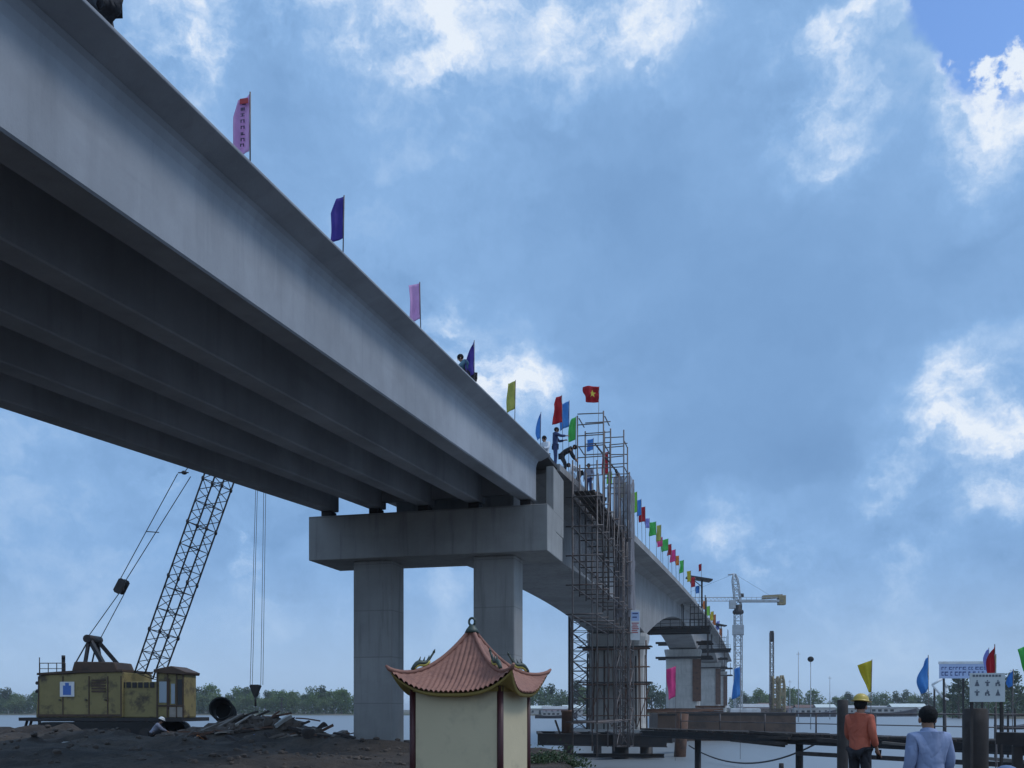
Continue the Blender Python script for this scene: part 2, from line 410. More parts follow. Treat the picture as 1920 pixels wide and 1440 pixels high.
class MB:
    """Collects shapes and links them as ONE mesh object."""
    def __init__(s):
        s.v = []; s.f = []; s.sm = []
    def add(s, vs, fs, smooth=False):
        k = len(s.v)
        s.v += [Vector(x) for x in vs]
        for f in fs:
            s.f.append([k + i for i in f]); s.sm.append(smooth)
        return s
    def hexa(s, p):            # eight corners: bottom four counter-clockwise, then top four
        return s.add(p, [(3,2,1,0),(4,5,6,7),(0,1,5,4),(1,2,6,5),(2,3,7,6),(3,0,4,7)])
    def box(s, x0, x1, y0, y1, z0, z1):
        return s.hexa([(x0,y0,z0),(x1,y0,z0),(x1,y1,z0),(x0,y1,z0),(x0,y0,z1),(x1,y0,z1),(x1,y1,z1),(x0,y1,z1)])
    def beam(s, p, q, w, h, up=(0,0,1)):
        p, q = Vector(p), Vector(q)
        d = (q - p).normalized(); u = Vector(up)
        if abs(d.dot(u)) > .99: u = Vector((0,1,0))
        a = d.cross(u).normalized() * (w / 2); c = a.cross(d).normalized() * (h / 2)
        vs = [p-a-c, p+a-c, p+a+c, p-a+c, q-a-c, q+a-c, q+a+c, q-a+c]
        return s.add(vs, [(3,2,1,0),(4,5,6,7),(0,1,5,4),(1,2,6,5),(2,3,7,6),(3,0,4,7)])
    def tube(s, p, q, r, n=8, r2=None, caps=True):
        return s.path([p, q], [r, r if r2 is None else r2], n, caps)
    def path(s, pts, rs, n=8, caps=True):
        pts = [Vector(p) for p in pts]
        if not hasattr(rs, '__len__'): rs = [rs] * len(pts)
        vs = []; prev = None
        for i, p in enumerate(pts):
            d = (pts[min(i+1, len(pts)-1)] - pts[max(i-1, 0)]).normalized()
            u = Vector((0,0,1)) if abs(d.z) < .95 else Vector((1,0,0))
            if prev is not None:
                u = prev
            a = (u - d * u.dot(d)).normalized(); c = d.cross(a)
            prev = a
            for j in range(n):
                t = 2 * math.pi * j / n
                vs.append(p + a * (rs[i] * math.cos(t)) + c * (rs[i] * math.sin(t)))
        fs = [(i*n+j, i*n+(j+1)%n, (i+1)*n+(j+1)%n, (i+1)*n+j) for i in range(len(pts)-1) for j in range(n)]
        s.add(vs, fs, n > 5)
        if caps:
            k = len(s.v) - len(vs)
            s.f.append([k + j for j in reversed(range(n))]); s.sm.append(False)
            s.f.append([k + (len(pts)-1)*n + j for j in range(n)]); s.sm.append(False)
        return s
    def lathe(s, c, prof, n=16):
        c = Vector(c); vs = []
        for r, z in prof:
            for j in range(n):
                t = 2*math.pi*j/n
                vs.append(c + Vector((r*math.cos(t), r*math.sin(t), z)))
        fs = [(i*n+j, i*n+(j+1)%n, (i+1)*n+(j+1)%n, (i+1)*n+j) for i in range(len(prof)-1) for j in range(n)]
        fs += [tuple(reversed(range(n))), tuple((len(prof)-1)*n+j for j in range(n))]
        return s.add(vs, fs, True)
    def ell(s, c, rx, ry, rz, n=12, m=8, jit=0.0, M=None):
        vs = []; c = Vector(c)
        for i in range(m+1):
            ph = math.pi*i/m
            for j in range(n):
                t = 2*math.pi*j/n
                k = 1 + (random.uniform(-jit, jit) if 0 < i < m else 0)
                p = Vector((rx*math.sin(ph)*math.cos(t)*k, ry*math.sin(ph)*math.sin(t)*k, -rz*math.cos(ph)*k))
                vs.append(c + (M @ p if M else p))
        fs = [(i*n+j, i*n+(j+1)%n, (i+1)*n+(j+1)%n, (i+1)*n+j) for i in range(m) for j in range(n)]
        return s.add(vs, fs, jit == 0)
    def loft(s, rings, closed=True, caps=True, smooth=False):
        n = len(rings[0]); vs = [p for r in rings for p in r]
        e = n if closed else n - 1
        fs = [(i*n+j, i*n+(j+1)%n, (i+1)*n+(j+1)%n, (i+1)*n+j) for i in range(len(rings)-1) for j in range(e)]
        if caps:
            fs += [tuple(reversed(range(n))), tuple((len(rings)-1)*n+j for j in range(n))]
        return s.add(vs, fs, smooth)
    def sheet(s, grid, thick=0.0):
        """A grid of points (rows of equal length) as a smooth sheet; thick gives it a second side."""
        n = len(grid[0]); vs = [p for r in grid for p in r]
        fs = [(i*n+j, i*n+j+1, (i+1)*n+j+1, (i+1)*n+j) for i in range(len(grid)-1) for j in range(n-1)]
        return s.add(vs, fs, True)
    def build(s, name, mat, parent=None, local=False, bevel=0.0, solid=0.0):
        me = bpy.data.meshes.new(name)
        vs = s.v
        if parent is not None and not local:
            Mi = basis_world(parent).inverted()
            vs = [Mi @ p for p in vs]
        me.from_pydata([tuple(p) for p in vs], [], s.f)
        bm = bmesh.new(); bm.from_mesh(me)
        if solid == 0.0:
            bmesh.ops.recalc_face_normals(bm, faces=bm.faces)
        bm.to_mesh(me); bm.free()
        me.polygons.foreach_set('use_smooth', s.sm)
        me.materials.append(MATS[mat])
        o = bpy.data.objects.new(name, me)
        COL.objects.link(o)
        if parent is not None:
            o.parent = parent
        if bevel:
            md = o.modifiers.new('bevel', 'BEVEL'); md.width = bevel; md.segments = 2; md.limit_method = 'ANGLE'
        if solid:
            md = o.modifiers.new('solid', 'SOLIDIFY'); md.thickness = solid; md.offset = 0
        return o

def tag(o, label, cat, group=None, kind=None):
    if label: o['label'] = label
    if cat: o['category'] = cat
    if group: o['group'] = group
    if kind: o['kind'] = kind
    return o

def thing(name, label, cat, loc=(0,0,0), rotz=0.0, group=None):
    o = bpy.data.objects.new(name, None)
    COL.objects.link(o)
    o.empty_display_size = .2
    o.location = loc; o.rotation_euler = (0, 0, rotz)
    return tag(o, label, cat, group)

def copy_tree(src, loc=None, rotz=None, scale=None, label=None, group=None, parent=None):
    c = src.copy(); COL.objects.link(c)
    if parent is not None: c.parent = parent
    if loc is not None: c.location = loc
    if rotz is not None: c.rotation_euler = (0, 0, rotz)
    if scale is not None: c.scale = scale
    if label: c['label'] = label
    if group: c['group'] = group
    for ch in list(src.children):
        copy_tree(ch, parent=c)
    return c

def lattice(mb, base, top, w, d, rails, n, xdir, ydir, rc=.05, rb=.028, taper=1.0, taper0=1.0):
    """A four-chord lattice from base to top, n bays; w along xdir and d along ydir."""
    base, top = Vector(base), Vector(top); xd, yd = Vector(xdir), Vector(ydir)
    def corner(k, i):
        t = i / n
        s_ = taper0 + (1 - taper0) * min(1, t * 5) if t < .2 else (1 + (taper - 1) * max(0, (t - .8) / .2))
        sx, sy = ((-1,-1),(1,-1),(1,1),(-1,1))[k]
        return base.lerp(top, t) + xd * (sx * w / 2 * s_) + yd * (sy * d / 2 * s_)
    for k in range(4):
        mb.path([corner(k, i) for i in range(n+1)], rc, 6)
        k2 = (k + 1) % 4
        for i in range(n):
            a, b_ = (corner(k, i), corner(k2, i+1)) if i % 2 else (corner(k2, i), corner(k, i+1))
            mb.tube(a, b_, rb, 5)
            if rails and i % rails == 0:
                mb.tube(corner(k, i), corner(k2, i), rb, 5)
    return mb

# ------------------------------------------------------------------ ground, water, far bank
WATER = EYE - 3.2
def lerp_tab(x, tab):
    if x <= tab[0][0]: return tab[0][1]
    for (a, b_), (c, d) in zip(tab, tab[1:]):
        if x <= c: return b_ + (d - b_) * (x - a) / (c - a)
    return tab[-1][1]
SHORE = [(-400,50),(-40,52),(-30,53),(-19,50),(-16,45),(-9,41.5),(-7.4,40),(-6.4,33),(-5.2,30),(-4,22),(-2,18.6),(4,18.2),(9,17.5),(14,20),(40,24),(400,60)]
MOUNDS = [(-25.0,37.6,1.9,1.1,.62),(-21.5,36.2,2.2,1.0,.5),(-23,28.5,5.0,1.9,.72),(-27.5,31.5,3.5,1.5,.55),(-19.4,35.4,2.7,1.3,.70),(-17.5,27.5,3.0,1.5,.30),(-22,24,4.5,2.2,.60),(-18.5,21.5,4,1.8,.42),(-26,31,6,2.4,.35),(-14,25,3,2,.30),(-19,33.5,4,1.6,.42),(-15.2,33.2,2.3,1.1,.34),(-12.6,33.6,2.0,1.0,.22),(-23.5,35.5,3,1.5,.3),(-31,36,4,1.6,.35),(-37,38,5,2.5,.1)]
def ground_z(x, y):
    e = lerp_tab(x, SHORE) + 1.4 * noise.noise(Vector((x * .18, 3.1, 0))) - y
    z = .12 * noise.noise(Vector((x * .35, y * .35, 1))) + .07 * noise.noise(Vector((x * 1.1, y * 1.1, 5))) + .05 * noise.noise(Vector((x * 2.3, y * 2.3, 9)))
    for mx_, my_, rx, ry, h in MOUNDS:
        z += h * math.exp(-((x - mx_) / rx) ** 2 - ((y - my_) / ry) ** 2) * (1 + .55 * noise.noise(Vector((x * 1.4, y * 1.4, 2))))
    if e < 3.0:
        t = (3.0 - e) / 3.0
        z = z - (t * t * .9 if e > 0 else .9) - max(0, -e) * .75
    return max(z, WATER - 6)

def axis(bounds):
    out = []
    for a, b_, st in bounds:
        n = max(1, round((b_ - a) / st))
        out += [a + (b_ - a) * i / n for i in range(n)]
    return out + [bounds[-1][1]]
xs = axis([(-400,-60,12),(-60,-40,2),(-40,12,.45),(12,40,2),(40,400,12)])
ys = axis([(-400,-60,20),(-60,4,4),(4,16,.7),(16,56,.45),(56,90,4)])
g = MB(); g.sheet([[Vector((x, y, ground_z(x, y))) for x in xs] for y in ys])
o = g.build('ground', 'earth'); tag(o, None, None, kind='structure')
o['label'] = 'dark muddy river bank with heaps of earth'

g = MB()
g.add([(-4000,-500,WATER),(4000,-500,WATER),(4000,7000,WATER),(-4000,7000,WATER)], [(0,1,2,3)])
o = g.build('water', 'water'); tag(o, 'broad grey river with small ripples', None, kind='structure')

def far_shore(px):        # distance of the far water's edge in a photo column
    return lerp_tab(px, [(-600,560),(0,520),(650,500),(1000,470),(1300,520),(1700,500),(1760,330),(1950,310),(2600,300)])
rows = []
for k, (dd, zz) in enumerate([(-14,-.6),(0,.05),(5,.7),(60,1.1),(900,1.2),(5000,1.0)]):
    row = []
    for px in range(-2600, 4601, 100):
        d = far_shore(px) + dd + (7 * noise.noise(Vector((px * .011, 2, 0))) if k < 3 else 0)
        p = at(px, HOR, d); p.z = WATER + zz
        row.append(p)
    rows.append(row)
g = MB(); g.sheet(rows)
o = g.build('far_bank', 'far_earth'); tag(o, 'low far bank across the river', None, kind='structure')

# ------------------------------------------------------------------ approach span
GR = .062
def deck_z(y):                   # world height of the deck's top edge along the whole bridge
    s_ = y - 36.84
    if s_ < 0: return EYE + 10.09 + GR * s_
    s2 = min(s_, 355)
    return EYE + 10.09 + .064 * s2 - .00009 * s2 * s2
def gird_z(y): return EYE + 8.18 - GR * (35.8 - y)
Y0, Y1 = 2.0, 35.8
span = thing('approach_span', 'grey concrete girder span overhead at upper left, five beams under a slab', 'bridge span', (-12.6, 19, 0))
def prism_y(mb, prof, ya, yb, zf):
    ra = [Vector((x, ya, zf(ya) + z)) for x, z in prof]; rb = [Vector((x, yb, zf(yb) + z)) for x, z in prof]
    return mb.loft([ra, rb])
sl = MB()
prism_y(sl, [(-17.6,0),(-17.6,-.05),(-17.2,-.237),(-8.0,-.237),(-7.6,-.05),(-7.6,0)], Y0, Y1 + .25, deck_z)
sl.build('deck_slab', 'concrete', span, bevel=.012)
for k in range(5):
    xr = -8.13 - 2.1 * k
    gb = MB()
    top = lambda y: deck_z(y) - .237 - gird_z(y)
    ra = []; rb = []
    for y, ring in ((Y0, ra), (Y1, rb)):
        h = deck_z(y) - .239 - gird_z(y)
        for x, z in [(xr-.58,.03),(xr-.55,0),(xr-.03,0),(xr,.03),(xr,h-.30),(xr+.03,h-.16),(xr+.09,h-.05),(xr+.15,h),(xr-.73,h),(xr-.67,h-.05),(xr-.61,h-.16),(xr-.58,h-.30)]:
            ring.append(Vector((x, y, gird_z(y) + z)))
    gb.loft([ra, rb])
    gb.build('girder', 'concrete', span)
for k in range(4):
    if k == 3: continue
    xr = -8.13 - 2.1 * k
    d_ = MB(); yy = Y1 - .3
    d_.box(xr-2.098, xr-.582, yy-.15, yy+.15, gird_z(yy)+.25, deck_z(yy)-.30); d_.build('diaphragm', 'concrete', span)

# first pier: two legs and a cap beam
pier = thing('approach_pier', 'two-legged concrete pier with a wide cap beam holding the girder ends', 'bridge pier', (-12.5, 36.5, 0))
CT = EYE + 7.89; CB = EYE + 6.09
c = MB()
c.loft([[Vector((-17.5,y,z)), Vector((-7.5,y,z)), Vector((-7.5,y2,z2)), Vector((-17.5,y2,z2))] for y, z, y2, z2 in ()], ) if False else None
prof = [(35.0,CB),(38.0,CB),(38.0,CT-.80),(36.7,CT-.80),(36.7,CT),(35.0,CT)]
c.loft([[Vector((x, y, z)) for y, z in prof] for x in (-17.5, -7.5)])
c.build('cap_beam', 'concrete_pier', pier, bevel=.03)
for x0, x1 in ((-15.8,-14.1),(-10.65,-8.95)):
    c = MB(); c.box(x0, x1, 35.6, 37.0, -1.2, CB - .002); c.build('leg', 'concrete_pier', pier, bevel=.06)
c = MB(); c.hexa([(-7.80,36.15,CT-.79),(-7.497,36.15,CT-.79),(-7.497,38.2,CT-.79),(-7.80,38.2,CT-.79),
                  (-7.80,36.15,EYE+9.62),(-7.497,36.15,EYE+9.62),(-7.497,38.2,EYE+9.52),(-7.80,38.2,EYE+9.52)])
c.build('end_wall', 'concrete_pier', pier, bevel=.02)
for k in range(5):
    xr = -8.13 - 2.1 * k
    c = MB(); c.box(xr-.50, xr-.08, 35.2, 35.75, CT+.001, gird_z(35.5)-.03); c.build('bearing', 'dark_steel', pier)

# ------------------------------------------------------------------ main river bridge
PIERS = [90, 180, 300, 390]
def box_depth(y):
    if y <= 90: return 3.0 + 3.1 * max(0, (y - 38) / 52) ** 2.0
    for a, b_ in zip(PIERS, PIERS[1:]):
        if y <= b_: return 2.6 + 3.5 * abs((y - a) / (b_ - a) * 2 - 1) ** 1.9
    return 2.6 + 3.5 * max(0, 1 - (y - 390) / 60) ** 1.7
main = thing('river_bridge', 'long grey concrete bridge with an arched box girder crossing the river', 'bridge', (-12.4, 60, 0))
rings = []
yv = [37.9 + 1.75 * i for i in range(int((428 - 37.9) / 1.75))]
for y in yv:
    zt = deck_z(y); zb = zt - box_depth(y)
    rings.append([Vector((x, y, z)) for x, z in [(-7.6,zt),(-7.6,zt-.28),(-8.9,zt-.42),(-9.55,zt-.75),(-9.62,zb+.05),(-9.72,zb),(-14.65,zb),(-14.75,zb+.05),(-14.82,zt-.75),(-15.5,zt-.42),(-17.4,zt-.28),(-17.4,zt)]])
g = MB(); g.loft(rings); g.build('box_girder', 'concrete_segment', main)
kb = MB()
kb.loft([[Vector((x, y, deck_z(y) + z)) for x, z in [(-7.63,.002),(-7.63,.22),(-7.85,.22),(-7.85,.002)]] for y in yv[8:]])
kb.build('kerb', 'concrete_segment', main)
jn = MB(); jn.box(-17.3, -7.7, Y1 + .262, 37.885, deck_z(37) - .16, deck_z(37) - .02); jn.build('expansion_joint', 'dark_steel', main)

def river_pier(label, y, base_z, wide=5.0):
    p = thing('river_pier', label, 'bridge pier', (-12.2, y, base_z), group='river piers under the box girder')
    zt = deck_z(y) - box_depth(y) - .003
    hw = wide / 2; s_ = MB(); rr = []
    for z, ex in ((base_z,.12),(base_z+.5,0),(zt-2.4,0),(zt-1.2,.12),(zt-.35,.30),(zt,.30)):
        a, b_ = hw + ex, 2.0 + ex * .6; ch = .45
        rr.append([Vector((-12.2+sx, y+sy, z)) for sx, sy in [(-a+ch,-b_),(a-ch,-b_),(a,-b_+ch),(a,b_-ch),(a-ch,b_),(-a+ch,b_),(-a,b_-ch),(-a,-b_+ch)]])
    s_.loft(rr); s_.build('shaft', 'concrete_river', p)
    c = MB(); c.box(-12.2-hw-2.2, -12.2+hw+2.2, y-4.2, y+4.2, base_z-2.0, base_z-.004); c.build('pile_cap', 'concrete_pier', p, bevel=.05)
    for sx in (-1, 0, 1):
        for sy in (-1, 1):
            c = MB(); c.tube((-12.2+sx*(hw+.6), y+sy*2.8, base_z-2.0), (-12.2+sx*(hw+.6), y+sy*2.8, WATER-3), .6, 12); c.build('pile', 'concrete_pier', p)
    return p
river_pier('nearest river pier, wrapped in rusty scaffold poles beside the jetty', 89.5, EYE - 1.85)
for lb, y, w in (('second river pier standing behind the pink flag and brown barge', 180, 6.2), ('third river pier, half hidden behind the one with the pink flag', 300, 6.4), ('farthest river pier, beside the blue flag at the end of the bridge', 390, 6.4)):
    p = river_pier(lb, y, EYE - 1.5, w)
    zt = deck_z(y) - box_depth(y)
    for zz in (zt - 1.6, zt + 1.2):                 # work brackets left round the pier head
        hw = w/2 + .55
        for yy in (y-2.55, y+2.55):
            c = MB(); c.beam((-12.2-hw-1.3,yy,zz),(-12.2+hw+1.9,yy,zz),.3,.4); c.build('bracket_beam','dark_steel',p)
        c = MB(); c.box(-12.2+hw-.2,-12.2+hw+1.7,y-3.2,y+3.2,zz+.21,zz+.29); c.build('bracket_boards','dark_wood',p)
    for k in range(5):
        c = MB(); c.tube((-12.2+w/2+1.5,y-3+1.5*k,zt-1.4),(-12.2+w/2+1.5,y-3+1.5*k,zt+3.4),.06,5); c.build('bracket_post','dark_steel',p)
    c = MB(); c.box(-12.2+w/2-1.2,-12.2+w/2+.35,y-2.42,y-2.08,EYE+1.5,zt-1.9); c.build('form_panel','rust',p)

# hanging work platforms under the middle of the spans
def platform(label, y, x0, x1, zt):
    p = thing('work_platform', label, 'work platform', ((x0+x1)/2, y, zt), group='work platforms hung under the bridge')
    for yy in (y-1.6, y+1.6):
        c = MB(); c.beam((x0,yy,zt),(x1,yy,zt),.35,.55); c.build('main_beam', 'dark_steel', p)
    c = MB()
    n = int((x1-x0)/1.3)
    for i in range(n+1):
        x = x0 + (x1-x0)*i/n; c.beam((x,y-2.6,zt+.38),(x,y+2.6,zt+.38),.16,.2)
    c.build('cross_beams', 'dark_steel', p)
    c = MB(); c.box(x0-.3,x1+.2,y-2.5,y+2.5,zt+.485,zt+.56); c.build('floor_boards', 'dark_wood', p)
    for xx in (x0+1.0, -9.2, -15.2, x1-.6):
        if x0 < xx < x1:
            for yy in (y-1.6,y+1.6):
                c = MB(); c.tube((xx,yy,zt-.3),(xx,yy,deck_z(y)+.5 if xx > -8 else deck_z(y)-.5),.07,6); c.build('hanger', 'dark_steel', p)
    c = MB()
    for i in range(n+1):
        x = x0 + (x1-x0)*i/n; c.tube((x,y-2.5,zt+.5),(x,y-2.5,zt+1.5),.035,5)
    c.tube((x0,y-2.5,zt+1.5),(x1,y-2.5,zt+1.5),.035,5); c.tube((x0,y-2.5,zt+1.0),(x1,y-2.5,zt+1.0),.03,5)
    c.build('railing', 'dark_steel', p)
    c = MB()
    for i in range(4):
        a = (x1-2.6+.55*i, y-2.4, zt+.56); c.tube(a, (a[0], a[1], zt+3.6), .06, 5)
    for j in range(3):
        c.tube((x1-2.6,y-2.4,zt+1.4+j*.9),(x1-.95,y-2.4,zt+1.4+j*.9),.06,5)
    c.build('formwork_frame', 'dark_steel', p)
    return p
platform('dark steel platform hung under the span between nearest and second river piers', 135, -14.8, -5.4, EYE + 11.1)
platform('dark platform hung under the span beyond the second river pier', 240, -14.8, -4.6, EYE + 14.6)

# canopies on posts on the deck
def canopy(label, px, y_top, y_bot, w):
    p0 = alongx(px, -7.3); d = depth(p0); zt = EYE + (HOR - y_top) * d / FPX; zb = deck_z(p0.y)
    t = thing('deck_canopy', label, 'canopy', (p0.x, p0.y, zb), group='dark canopies on the bridge deck')
    c = MB(); c.box(p0.x-.14, p0.x+.14, p0.y-.14, p0.y+.14, zb-.2, zt-.2); c.build('post', 'dark_steel', t)
    c = MB(); a = p0 - RT*w*.62; b_ = p0 + RT*w*.38
    c.beam((a.x,a.y,zt+.35),(b_.x,b_.y,zt-.25),2.6,.28); c.build('roof', 'dark_steel', t)
    c = MB(); c.tube((p0.x,p0.y,zt-1.2),(p0.x-RT.x*w*.4,p0.y-RT.y*w*.4,zt+.05),.07,6); c.build('brace', 'dark_steel', t)
    return t
canopy('nearer and larger dark canopy on a single post above the deck edge', 1316, 1086, 1120, 3.8)
canopy('small far dark canopy on the deck just left of the tower crane', 1352, 1172, 1190, 3.4)

# ------------------------------------------------------------------ scaffolds at the deck edge and the pier
sc = thing('access_scaffold', 'tall pipe scaffold rising beside the deck edge behind the cap beam', 'scaffold', (-6.7, 45, EYE - 2.2))
SY = [39.2, 40.9, 42.6, 44.3, 46.0, 47.7, 49.4]
SX = (-7.3, -6.25)
SB = EYE - 2.0
def stop(y): return deck_z(y) + (.5 if y < 46 else 1.1)
for y in SY:
    for x in SX:
        c = MB(); c.tube((x,y,SB if SY.index(y)%3==0 else EYE+5.0),(x,y,stop(y)+random.uniform(-.25,.15)),.036,6); c.build('standard', 'scaffold_steel', sc)
lv = [1.0] + [5.6 + 1.25 * i for i in range(5)]
for z in lv:
    for x in SX:
        c = MB(); c.tube((x,SY[0]-.3,EYE+z-1.6),(x,SY[-1]+.3,EYE+z-1.6+random.uniform(-.05,.05)),.03,6); c.build('ledger', 'scaffold_steel', sc)
for y, x0, x1, zt in ((42.1,-7.62,-6.42,13.45),(43.5,-7.5,-6.3,13.2),(46.1,-6.98,-6.02,13.75),(47.4,-6.9,-6.0,13.4)):
    for x in (x0, x1):
        c = MB(); c.tube((x,y,EYE+8.5),(x,y,EYE+zt+random.uniform(-.1,.15)),.034,6); c.build('guard_post', 'scaffold_steel', sc)
    for z in [11.0+.5*i for i in range(6)]:
        c = MB(); c.tube((x0,y,EYE+z),(x1,y,EYE+z+random.uniform(-.05,.05)),.026,6); c.build('guard_rail', 'scaffold_steel', sc)
for x, y0, y1 in ((-7.55,42.1,43.5),(-6.36,42.1,43.5),(-6.01,46.1,47.4)):
    for z in (12.0,13.3):
        c = MB(); c.tube((x,y0,EYE+z),(x,y1,EYE+z),.026,6); c.build('guard_rail', 'scaffold_steel', sc)
for y in SY:
    for z in lv:
        c = MB(); c.tube((SX[0]-.3,y,EYE+z-1.55),(SX[1]+.25,y,EYE+z-1.55),.03,6); c.build('transom', 'scaffold_steel', sc)
for i in range(6):
    for z0 in (6.4,):
        c = MB(); c.tube((SX[1]+.04,SY[i],EYE+z0+(0 if i%2 else 3.6)),(SX[1]+.04,SY[i+1],EYE+z0+(3.6 if i%2 else 0)),.026,6); c.build('brace', 'scaffold_steel', sc)
for z in (9.2,):
    c = MB()
    for k in range(4):
        c.box(SX[0]+.08+.22*k, SX[0]+.27+.22*k, SY[0]-.2, SY[-1]+.2, EYE+z, EYE+z+.045)
    c.build('boards', 'dark_wood', sc)
c = MB()
for yy in (46.55, 47.05): c.tube((SX[1]+.12,yy,EYE-1.6),(SX[1]+.12,yy,EYE+9.0),.03,6)
for k in range(34): c.tube((SX[1]+.12,46.55,EYE-1.4+.31*k),(SX[1]+.12,47.05,EYE-1.4+.31*k),.022,5)
c.build('ladder', 'scaffold_steel', sc)
def net(x, y0, y1, z0, z1):
    gr = []
    for i in range(13):
        z = z0 + (z1-z0)*i/12
        gr.append([Vector((x + .10*noise.noise(Vector((y*.9,z*.8,0))), y, z + .15*noise.noise(Vector((y,7,z))))) for y in [y0+(y1-y0)*j/16 for j in range(17)]])
    return gr
c = MB(); c.sheet(net(SX[0]-.06, 39.3, 49.3, EYE+6.2, EYE+10.3)); c.build('debris_net', 'debris_net', sc, solid=.004)
for k in range(16):                                # clamps and hanging ties
    pass

ht = thing('hoist_tower', 'narrow hoist tower wrapped in pale grey sheeting at the scaffold end', 'scaffold', (-6.1, 51.2, EYE - 2.2))
HX0, HX1, HY0, HY1 = -6.88, -6.18, 49.6, 51.3
c = MB(); lattice(c, ((HX0+HX1)/2,(HY0+HY1)/2,SB), ((HX0+HX1)/2,(HY0+HY1)/2,EYE+12.6), HX1-HX0, HY1-HY0, 1, 14, (1,0,0), (0,1,0), .04, .024); c.build('mast', 'scaffold_steel', ht)
c = MB()
q = [(HX0-.08,HY0-.08),(HX1+.08,HY0-.08),(HX1+.08,HY1+.08),(HX0-.08,HY1+.08)]
rr = []
for i in range(30):
    z = EYE + 4.9 + (12.4-4.9)*i/29; ring = []
    for k in range(4):
        a, b_ = Vector((*q[k],z)), Vector((*q[(k+1)%4],z))
        for j in range(5):
            p = a.lerp(b_, j/5); w = .05*noise.noise(p*1.7)
            ring.append(p + Vector((w, w, 0)))
    rr.append(ring)
c.loft(rr, caps=False, smooth=True); c.build('sheeting', 'sheet_net', ht)
c = MB(); c.beam((HX0,HY0-.2,EYE+12.7),(HX0,HY1+.9,EYE+12.7),.1,.14); c.beam((HX0,HY0-.1,EYE+12.7),(HX0-.9,HY0-1.6,EYE+13.8),.06,.06); c.build('hoist_arm', 'dark_steel', ht)
# poster on the tower foot
pa = at(1191, 1172, 49.6)
po = thing('site_poster', 'white blue and pink site poster hung below the pale sheeting', 'poster', pa, TH)
c = MB(); c.box(-.25,.25,-.02,.02,-.80,.80); c.build('board', 'white_paint', po, local=True)
c = MB(); c.box(-.21,.21,-.025,-.0205,.22,.70); c.build('blue_panel', 'pale_blue_paint', po, local=True)
c = MB()
for k in range(6):
    z = .10 - .10*k; c.box(-.19+.03*(k%2), .19-.04*((k*2)%3), -.025, -.0205, z-.025, z+.025)
c.build('lettering', 'red_paint', po, local=True)
c = MB()
for k in range(2):
    z = .62 - .2*k; c.box(-.15,.15-.06*k,-.029,-.0255,z-.04,z+.03)
c.build('lettering', 'letter_blue', po, local=True)

ps = thing('pier_scaffold', 'rusty pole scaffold standing against the nearest river pier', 'scaffold', (-12, 86.4, EYE - 1.85))
zt = EYE + 6.7
for i in range(12):
    x = -14.7 + 5.5*i/11; y = 86.85 if i % 2 else 86.1
    c = MB(); c.tube((x,y,EYE-1.9),(x+random.uniform(-.12,.12),y,zt-random.uniform(0,2.6)),.065,6); c.build('standard', 'rust' if i%3 else 'dark_steel', ps)
for z in (-.6, 1.0, 2.3, 3.9, 5.6):
    for y in (86.02, 86.93):
        c = MB(); c.tube((-15.1,y,EYE+z),(-8.9,y,EYE+z+.03),.07 if z in (2.3,5.6) else .045,6); c.build('ledger', 'rust', ps)
for z in (2.45, 5.75):
    c = MB(); c.box(-15.6,-8.7,85.9,87.2,EYE+z,EYE+z+.10); c.build('boards', 'dark_wood', ps)
for i in range(5):
    c = MB(); x = -14.6+1.15*i; c.tube((x,86.0,EYE-1.6+(i%2)*3.6),(x+1.1,86.0,EYE+2.0-(i%2)*3.6),.04,6); c.build('brace', 'rust', ps)
for i in range(9):
    x = -14.3+.62*i
    c = MB(); c.tube((x,86.5,EYE+random.uniform(5,6)),(x+random.uniform(-.3,.3),86.55,EYE+random.uniform(-1.8,1)),.035,5); c.build('hanging_bar', 'rust', ps)

st = thing('stair_tower', 'slender lattice stair tower left of the nearest river pier', 'scaffold', (-17.2, 88, EYE - 2))
A = at(1087, 1330, 88)
c = MB(); lattice(c, (A.x,A.y,EYE-2.0), (A.x,A.y,EYE+9.2), 1.7, 1.7, 1, 12, tuple(RT), tuple(FW), .06, .035); c.build('frame', 'scaffold_steel', st)
c = MB()
for k in range(8):
    z = EYE-1.9+1.3*k; s_ = 1 if k%2 else -1
    c.beam(A+RT*(-.7*s_)+Vector((0,0,z-A.z)), A+RT*(.7*s_)+Vector((0,0,z+1.3-A.z)), .5, .09)
c.build('stair', 'scaffold_steel', st)
c = MB(); c.tube(at(1067,1395,87.5), at(1067,1148,87.5), .09, 6); c.build('tall_pole', 'dark_steel', st)

# ------------------------------------------------------------------ steel falsework round the nearest pier
def hbeam(mb, p, q, w, h):
    p, q = Vector(p), Vector(q)
    mb.beam(p+Vector((0,0,h/2-.03)), q+Vector((0,0,h/2-.03)), w, .06); mb.beam(p-Vector((0,0,h/2-.03)), q-Vector((0,0,h/2-.03)), w, .06); mb.beam(p, q, .08, h-.13)
fw = thing('pile_trestle', 'black steel beams on piles in the water below the nearest river pier', 'trestle', at(1130,1395,62))
c = MB(); hbeam(c, at(1008,1386,60), at(1250,1390,60), .5, .76); c.build('main_beam', 'dark_steel', fw)
c = MB(); hbeam(c, at(1012,1380,66), at(1260,1384,66), .5, .7); c.build('main_beam', 'dark_steel', fw)
c = MB(); hbeam(c, at(1003,1416,60.4), at(1245,1417,60.4), .3, .27); c.build('tie_beam', 'dark_steel', fw)
c = MB(); hbeam(c, at(1150,1388,59), at(1285,1380,70), .5, .8); c.build('main_beam', 'dark_steel', fw)
